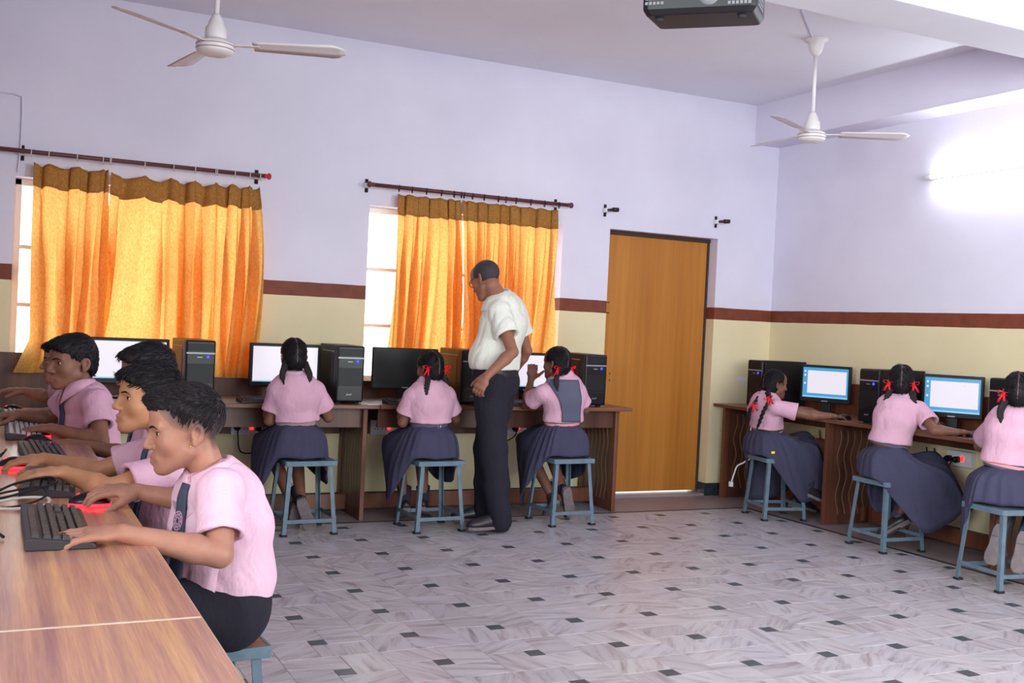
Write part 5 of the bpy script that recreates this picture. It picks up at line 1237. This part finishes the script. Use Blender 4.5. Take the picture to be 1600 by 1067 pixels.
Mn.trousers(top=at(774, 578, 6.06), r=(.112, .088, .078, .074), seat=(.168, .135), wa=(.162, .128), hipw=.085, fold=.007, seed=5); Mn.hair(M['hair_grey'], 'bald', t=.008, strand=.0015)
Mn.belt(at(774, 582, 6.06), .172, .140, .034, 'leather', buckle=None)
for sd in 'LR': Mn.shoe(Mn.J['an'+sd], Mn.J['an'+sd]+V3(-.95, .30, 0)*.2 if sd == 'R' else Mn.J['an'+sd]+V3(-1, .02, 0)*.2, m='shoe', size=1.18)
gl = MB()
for x in (-1, 1):
    c = Mn.surf(x*.033, -.002)+Mn.fwd*.012; lp = [c+Mn.rt*.022*math.cos(a)+Mn.up*.016*math.sin(a) for a in [2*PI*k/20 for k in range(21)]]; gl.tube(lp, .0022, 6)
    gl.tube([c+Mn.rt*x*.022+Mn.up*.006, Mn.hp(x*.074, .06, .008), Mn.hp(x*.080, .0, .010), Mn.hp(x*.078, -.02, -.002)], .0022, 6)
gl.tube([Mn.surf(-.012, .0)+Mn.fwd*.014, Mn.surf(0, .0)+Mn.fwd*.005, Mn.surf(.012, .0)+Mn.fwd*.014], .002, 6); gl.build('spectacles', M['lens'], Mn.root, smooth=True)

# ---- girls
def girl(label, J, S=.98, skin=(124, 84, 70), hems=None, fold=.005, seed=1, ribbons=True, braids=None, shirt_kw=None, hands=None, belt=None, sock='sock', hemz=.665, skirt_kw=None, h=.0058, up=None, tshift=0.0):
    s = Person(label, J, S=S, h=h, skin=skin); s.build_skin(hands or {}, low=False); s.face()
    lean = unit(s.J['neck']-s.J['pel']); hc = s.J['pel']+lean*((hemz-s.J['pel'][2])/lean[2]); s.hemc = hc
    s.shirt(M['pink'], hc, **dict(dict(slv=.66, wa=.128, wb=.102, ca=.138, cb=.102, hw=.116, hb=.090, slr=.053, slr2=.068, arm=.062, seed=seed, fold=fold, h=.0056, hemn=unit(lean+V3(0, 0, 1.6))), **(shirt_kw or {})))
    s.hair(M['hair'], 'girl', t=.008, seed=seed, strand=.0014, h=.0042, part=True)
    s.locks(M['hair'], 900, lambda P: V3(.9*(1 if P[0] > 0 else -1)*(P[2] > -.02), -.75, -.55), .034, .0020, seed, .03, .05)
    tr = BVHTree.FromPolygons([tuple(v) for v in s.HV], [tuple(q.vertices) for q in s.hair_o.data.polygons]); pl = []
    for a in np.linspace(-.35, 2.5, 18):
        dr = s.HM @ V3(0, -math.sin(a), math.cos(a)); o = s.hp(0, -.02, .03)+dr*.25; ht = tr.ray_cast(Vector(o), Vector(-dr))
        if ht[0] is not None: pl.append(np.array(ht[0])-dr*.0006)
    MB().tube(pl, .0030, 6, flat=.4).build('parting', M['scalp'], s.hair_o, smooth=True)
    z0 = hc[2]-s.J['pel'][2]; wx, wy = .118, .093; zs = .435-s.J['pel'][2]; sh = (hc-s.J['pel']); sx, sy = (sh @ s.lat)/S, (sh @ s.tf)/S; z0 = (z0-.022)/S; zs /= S
    col = {0: [(sx, sy-wy, z0), (0, -.135, z0*.45), (0, -.150, zs+.035), (0, -.125, zs+.006)], 40: [(sx+.075, sy-.07, z0), (.125, -.115, z0*.45), (.150, -.115, zs+.03), (.135, -.085, zs+.004)],
           90: [(sx+wx, sy, z0), (.165, .0, z0*.45), (.195, .03, zs+.01), (.225, .07, zs-.20)], 130: [(sx+.08, sy+.07, z0), (.165, .15, z0*.4), (.19, .30, zs+.07), (.205, .36, zs-.16)],
           180: [(sx, sy+wy, z0), (0, .17, z0*.6), (0, .34, zs+.18), (0, .43, zs+.06)], 230: [(sx-.08, sy+.07, z0), (-.165, .15, z0*.4), (-.19, .30, zs+.07), (-.205, .36, zs-.16)],
           270: [(sx-wx, sy, z0), (-.165, .0, z0*.45), (-.195, .03, zs+.01), (-.225, .07, zs-.20)], 320: [(sx-.075, sy-.07, z0), (-.125, -.115, z0*.45), (-.150, -.115, zs+.03), (-.135, -.085, zs+.004)]}
    for a, (i, p) in [(k, v) for k, vs_ in (hems or {}).items() for v in vs_]: col[a][i] = (p[0], p[1], zs+p[2])
    s.skirt = s.loftcols(sorted(col.items()), seed=seed, **(skirt_kw or {}))
    b = dict(dict(a=wx*S+.002, b=wy*S+.002, hgt=.028, m='belt', stripe='beltpink', buckle=None), **(belt or {})); s.belt(hc-lean*.012, b['a']+.002, b['b']+.002, b['hgt'], b['m'], b['stripe'], b['buckle'], lean)
    return s
def braidset(s, L=.16, xs=(-1, 1), r=.015, ribbon=True, outs=.075, bowz=-.045, fwdpull=None, sz=.033, low=False):
    for x in xs:
        p0 = s.hp(x*.058, -.055, -.040); out = s.rt*x*.012+s.fwd*-.008; p1 = s.hp(x*outs, -.070, -.085); p2 = p1+V3(0, 0, -L*.5)+s.rt*x*.012-s.tf*.012; p3 = p1+V3(0, 0, -L)+s.rt*x*.008-s.tf*.02
        if fwdpull and x in fwdpull: p2 = p2+fwdpull[x]*.5; p3 = p3+fwdpull[x]
        s.braid(x, [p0, p1, p2, p3], M['hair'], r)
        if ribbon: s.bow((p3+V3(0, 0, .03) if low else s.hp(x*.072, -.072, bowz)), unit(s.rt*.9+s.up*.25*x), unit(-s.fwd+s.rt*.35*x), sz, tails=((.3, -1), (-.25, -1)))
def feet(s, fs, m='sock', stripes=True, hgt=.5):
    for an, kn, toe, up in fs: s.sock(an, kn, hgt, m, stripes); s.shoe(an, toe, up=up)
FW = V3(0, 1, 0)
def handsdown(sdL=True): return dict(L=dict(dir=(.3, 1, -.05), nrm=(0, 0, 1), curl=.4), R=dict(dir=(-.3, 1, -.05), nrm=(0, 0, 1), curl=.4))
# first girl
x0 = at(463, 705, 6.27)[0]
G1 = girl('girl in pink shirt and slate skirt without ribbons, leftmost at back wall', dict(
    pel=(x0, 6.27, .53), neck=at(459, 590, 6.23), head=at(458, 557, 6.25), face=(0, 1, -.12), hs=.95, lat=(1, 0.02, 0), shL=at(432, 611, 6.23), elL=at(421, 657, 6.27), wrL=(x0-.13, 6.50, .775), shR=at(494, 610, 6.23), elR=at(513, 652, 6.28), wrR=(x0+.14, 6.50, .775),
    knL=(x0-.09, 6.66, .50), anL=at(458, 790, 6.38), knR=(x0+.09, 6.66, .50), anR=at(470, 783, 6.30)), seed=31, hands=handsdown(), ribbons=False, belt=dict(m='belttan', stripe=None, buckle=None, hgt=.034),
    hems={270: [(3, (-.245, .03, -.30)), (2, (-.22, .0, -.06))], 230: [(3, (-.20, .24, -.33))], 90: [(3, (.215, .05, -.17))], 130: [(3, (.19, .34, -.12))]})
braidset(G1, .06, ribbon=False, r=.016)
feet(G1, [(G1.J['anL'], at(448, 745, 6.6), at(452, 822, 6.43), (0, .9, .45)), (G1.J['anR'], at(455, 742, 6.55), at(482, 818, 6.33), (0.1, 1, .15))])
# second girl, with glasses
x0 = at(668, 700, 6.22)[0]
G2 = girl('girl with red ribbons and pink shirt, seated left of the standing man', dict(
    pel=(x0, 6.20, .53), neck=at(671, 601, 6.18), head=at(671, 575, 6.20), face=(-.30, .94, -.14), hs=.95, lat=(1, 0.05, 0), shL=at(643, 620, 6.18), elL=at(629, 660, 6.22), wrL=(x0-.10, 6.44, .765), shR=at(699, 619, 6.18), elR=at(711, 655, 6.24), wrR=(x0+.14, 6.46, .775),
    knL=(x0-.09, 6.58, .50), anL=at(632, 782, 6.42), knR=(x0+.09, 6.58, .50), anR=at(662, 780, 6.42)), seed=37, hands=handsdown(), belt=dict(buckle=12, stripe=None),
    hems={270: [(3, (-.22, .08, -.26)), (2, (-.225, .02, -.05))], 230: [(3, (-.16, .22, -.29))], 90: [(3, (.20, .05, -.16))], 130: [(3, (.19, .30, -.17))]})
braidset(G2, .10, r=.016, bowz=-.005)
feet(G2, [(G2.J['anL'], at(632, 742, 6.52), at(622, 792, 6.58), None), (G2.J['anR'], at(660, 742, 6.52), at(672, 792, 6.60), None)], stripes=False)
# third girl, with pinafore
x0 = at(876, 700, 6.24)[0]
G3 = girl('girl in slate pinafore with red ribbons and one raised hand, beside tower', dict(
    pel=(x0, 6.23, .53), neck=at(880, 591, 6.20), head=at(869, 567, 6.22), face=(-.38, .92, -.03), hs=.97, lat=(1, 0.0, 0), shL=at(848, 613, 6.20), elL=at(822, 632, 6.36), wrL=at(830, 592, 6.44), shR=at(903, 611, 6.20), elR=at(914, 640, 6.26), wrR=(x0+.13, 6.48, .775),
    knL=(x0-.09, 6.62, .50), anL=at(862, 775, 6.38), knR=(x0+.09, 6.62, .50), anR=at(878, 765, 6.32)), seed=41, hands=dict(L=dict(dir=(.15, .1, 1), nrm=(-.3, -.95, .1), curl=1.0, thumb=.9), R=dict(dir=(-.4, 1, 0), nrm=(0, 0, 1), curl=.4)), belt=dict(buckle=-38, hgt=.042), hemz=.672,
    hems={270: [(3, (-.26, .05, -.26)), (2, (-.225, .02, -.03))], 230: [(3, (-.16, .22, -.36))], 90: [(3, (.215, .05, -.13))], 130: [(3, (.19, .32, -.2))]})
braidset(G3, .07, r=.016, bowz=-.035, sz=.036)
nk = G3.J['neck']; wz = G3.hemc
g3 = []
for i in range(14):
    t = i/13; z = nk[2]-.004+(wz[2]-nk[2]+.006)*t; cx = nk[0]+(wz[0]-nk[0])*t; l = -.150+.085*min(1, t*1.3)**.8; r_ = .072+.006*t
    g3.append([V3(cx+l+(r_-l)*k/12, 5.9, z) for k in range(13)])
G3.drape('pinafore_back', M['navybib'], g3, (0, 1, 0), .006)
feet(G3, [(G3.J['anL'], at(868, 738, 6.55), at(852, 792, 6.50), (0, .6, .8)), (G3.J['anR'], at(866, 735, 6.55), at(884, 796, 6.36), (0, 1, .2))])
# profile girl in the corner
G4 = girl('girl in profile with long braids and red ribbons, in the room corner', dict(
    pel=(5.04, 6.12, .53), neck=at(1199, 622, 6.07), head=at(1211, 600, 6.06), face=(.97, -.10, -.10), hs=.93, lat=(-.12, -.99, 0),
    shL=at(1192, 628, 6.20), elL=(5.28, 6.32, .74), wrL=(5.42, 6.22, .77), shR=at(1212, 636, 5.94), elR=at(1262, 648, 5.80), wrR=at(1297, 650, 5.68),
    knL=(5.40, 6.20, .50), anL=(5.36, 6.14, .13), knR=(5.44, 6.02, .52), anR=at(1264, 758, 5.92)), seed=47, hands=dict(R=dict(dir=(1, -.25, -.08), nrm=(0, 0, 1), curl=.42), L=dict(dir=(1, -.3, 0), nrm=(0, 0, 1), curl=.4)), hemz=.645,
    belt=dict(stripe='beltpink', hgt=.022),
    hems={90: [(3, (.215, .16, -.30)), (2, (.19, .06, -.0))], 130: [(3, (.16, .42, -.24))], 180: [(3, (0, .46, -.02))], 270: [(3, (-.24, .02, -.36)), (2, (-.2, .0, 0))], 230: [(3, (-.2, .30, -.3))]})
for pth, bp in (([at(1199, 612, 5.99), at(1202, 624, 5.93), at(1193, 643, 5.905), at(1185, 664, 5.93)], at(1200, 621, 5.90)), ([at(1189, 612, 6.12), at(1181, 626, 6.08), at(1172, 640, 6.05), at(1170, 655, 6.06)], at(1176, 632, 6.02))):
    G4.braid(1, pth, M['hair'], .019); G4.bow(bp, unit(CR+CU*.4), -CF, .032)
feet(G4, [(G4.J['anL'], (5.40, 6.18, .48), G4.J['anL']+V3(.2, -.02, -.05), None), (G4.J['anR'], (5.44, 6.00, .5), G4.J['anR']+V3(.2, -.06, -.08), None)], hgt=.30)
o_ = np.array(rootloc(G4.skirt)); skt = BVHTree.FromPolygons([tuple(np.array(v.co)+o_) for v in G4.skirt.data.vertices], [tuple(q.vertices) for q in G4.skirt.data.polygons])
tg = at(1208, 707, 5.2); G4.drape('yellow_tag', M['iconyel'], [[tg+CR*x+CU*z for x in (-.012, .012)] for z in (-.008, .008)], ray(1208, 707), .008, tree=skt)
# middle girl of the right wall
G5 = girl('girl with braids and red ribbons reaching for the mouse, middle of right wall', dict(
    pel=(5.06, 5.02, .53), neck=at(1408, 624, 4.98), head=at(1408, 597, 5.0), face=(.70, .70, -.12), hs=.97, lat=(.60, -.80, 0),
    shL=at(1387, 641, 5.08), elL=(5.32, 5.16, .77), wrL=(5.44, 5.02, .785), shR=at(1437, 640, 4.88), elR=at(1460, 672, 4.74), wrR=at(1497, 675, 4.64),
    knL=(5.38, 5.00, .48), anL=at(1402, 806, 5.06), knR=(5.35, 4.86, .48), anR=at(1432, 808, 5.0)), seed=53, hands=dict(R=dict(dir=(1, -.3, -.06), nrm=(0, 0, 1), curl=.6), L=dict(dir=(1, .1, 0), nrm=(0, 0, 1), curl=.4)), belt=dict(stripe=None), shirt_kw=dict(ca=.124, wa=.118),
    skirt_kw=dict(slat=(-.42, -.91, 0)), hems={90: [(2, (.19, .10, .01)), (3, (.21, .20, -.30))], 130: [(2, (.18, .34, .06)), (3, (.19, .46, -.14))], 180: [(3, (0, .46, -.04))], 270: [(3, (-.22, .04, -.25))], 230: [(3, (-.2, .30, -.2))]})
braidset(G5, .13, r=.017, bowz=-.015, sz=.034)
feet(G5, [(G5.J['anL'], at(1422, 755, 5.2), G5.J['anL']+V3(-.10, .1, -.10), (.3, .1, 1)), (G5.J['anR'], at(1445, 765, 5.15), G5.J['anR']+V3(.08, .1, -.1), (.3, .1, 1))], m='socknavy', hgt=.72)
# rightmost girl
G6 = girl('rightmost girl cut by the photo edge, shoe soles turned up below stool', dict(
    pel=(4.985, 4.08, .53), neck=at(1592, 640, 4.04), head=at(1592, 612, 4.04), face=(.80, .58, -.12), hs=.95, lat=(.62, -.78, 0),
    shL=at(1557, 660, 4.13), elL=(5.12, 4.36, .72), wrL=(5.28, 4.32, .775), shR=at(1632, 662, 3.92), elR=(5.16, 3.78, .74), wrR=(5.32, 3.80, .775),
    knL=(5.26, 4.26, .44), anL=at(1560, 832, 4.12), knR=(5.34, 4.02, .44), anR=at(1598, 845, 4.02)), seed=59, hands=dict(R=dict(dir=(1, 0, 0), nrm=(0, 0, 1), curl=.5), L=dict(dir=(1, 0, 0), nrm=(0, 0, 1), curl=.5)), belt=dict(hgt=.040),
    hems={270: [(2, (-.20, .03, -.02)), (3, (-.20, .08, -.27))], 320: [(3, (-.15, -.08, -.0))]}, h=.006)
braidset(G6, .08, r=.017, bowz=-.02)
feet(G6, [(G6.J['anL'], at(1585, 780, 4.3), G6.J['anL']+V3(-.04, .02, -.2), (.75, .6, .1)), (G6.J['anR'], at(1620, 790, 4.2), G6.J['anR']+V3(-.04, .0, -.2), (.75, .6, .1))], m='socknavy', hgt=.7)
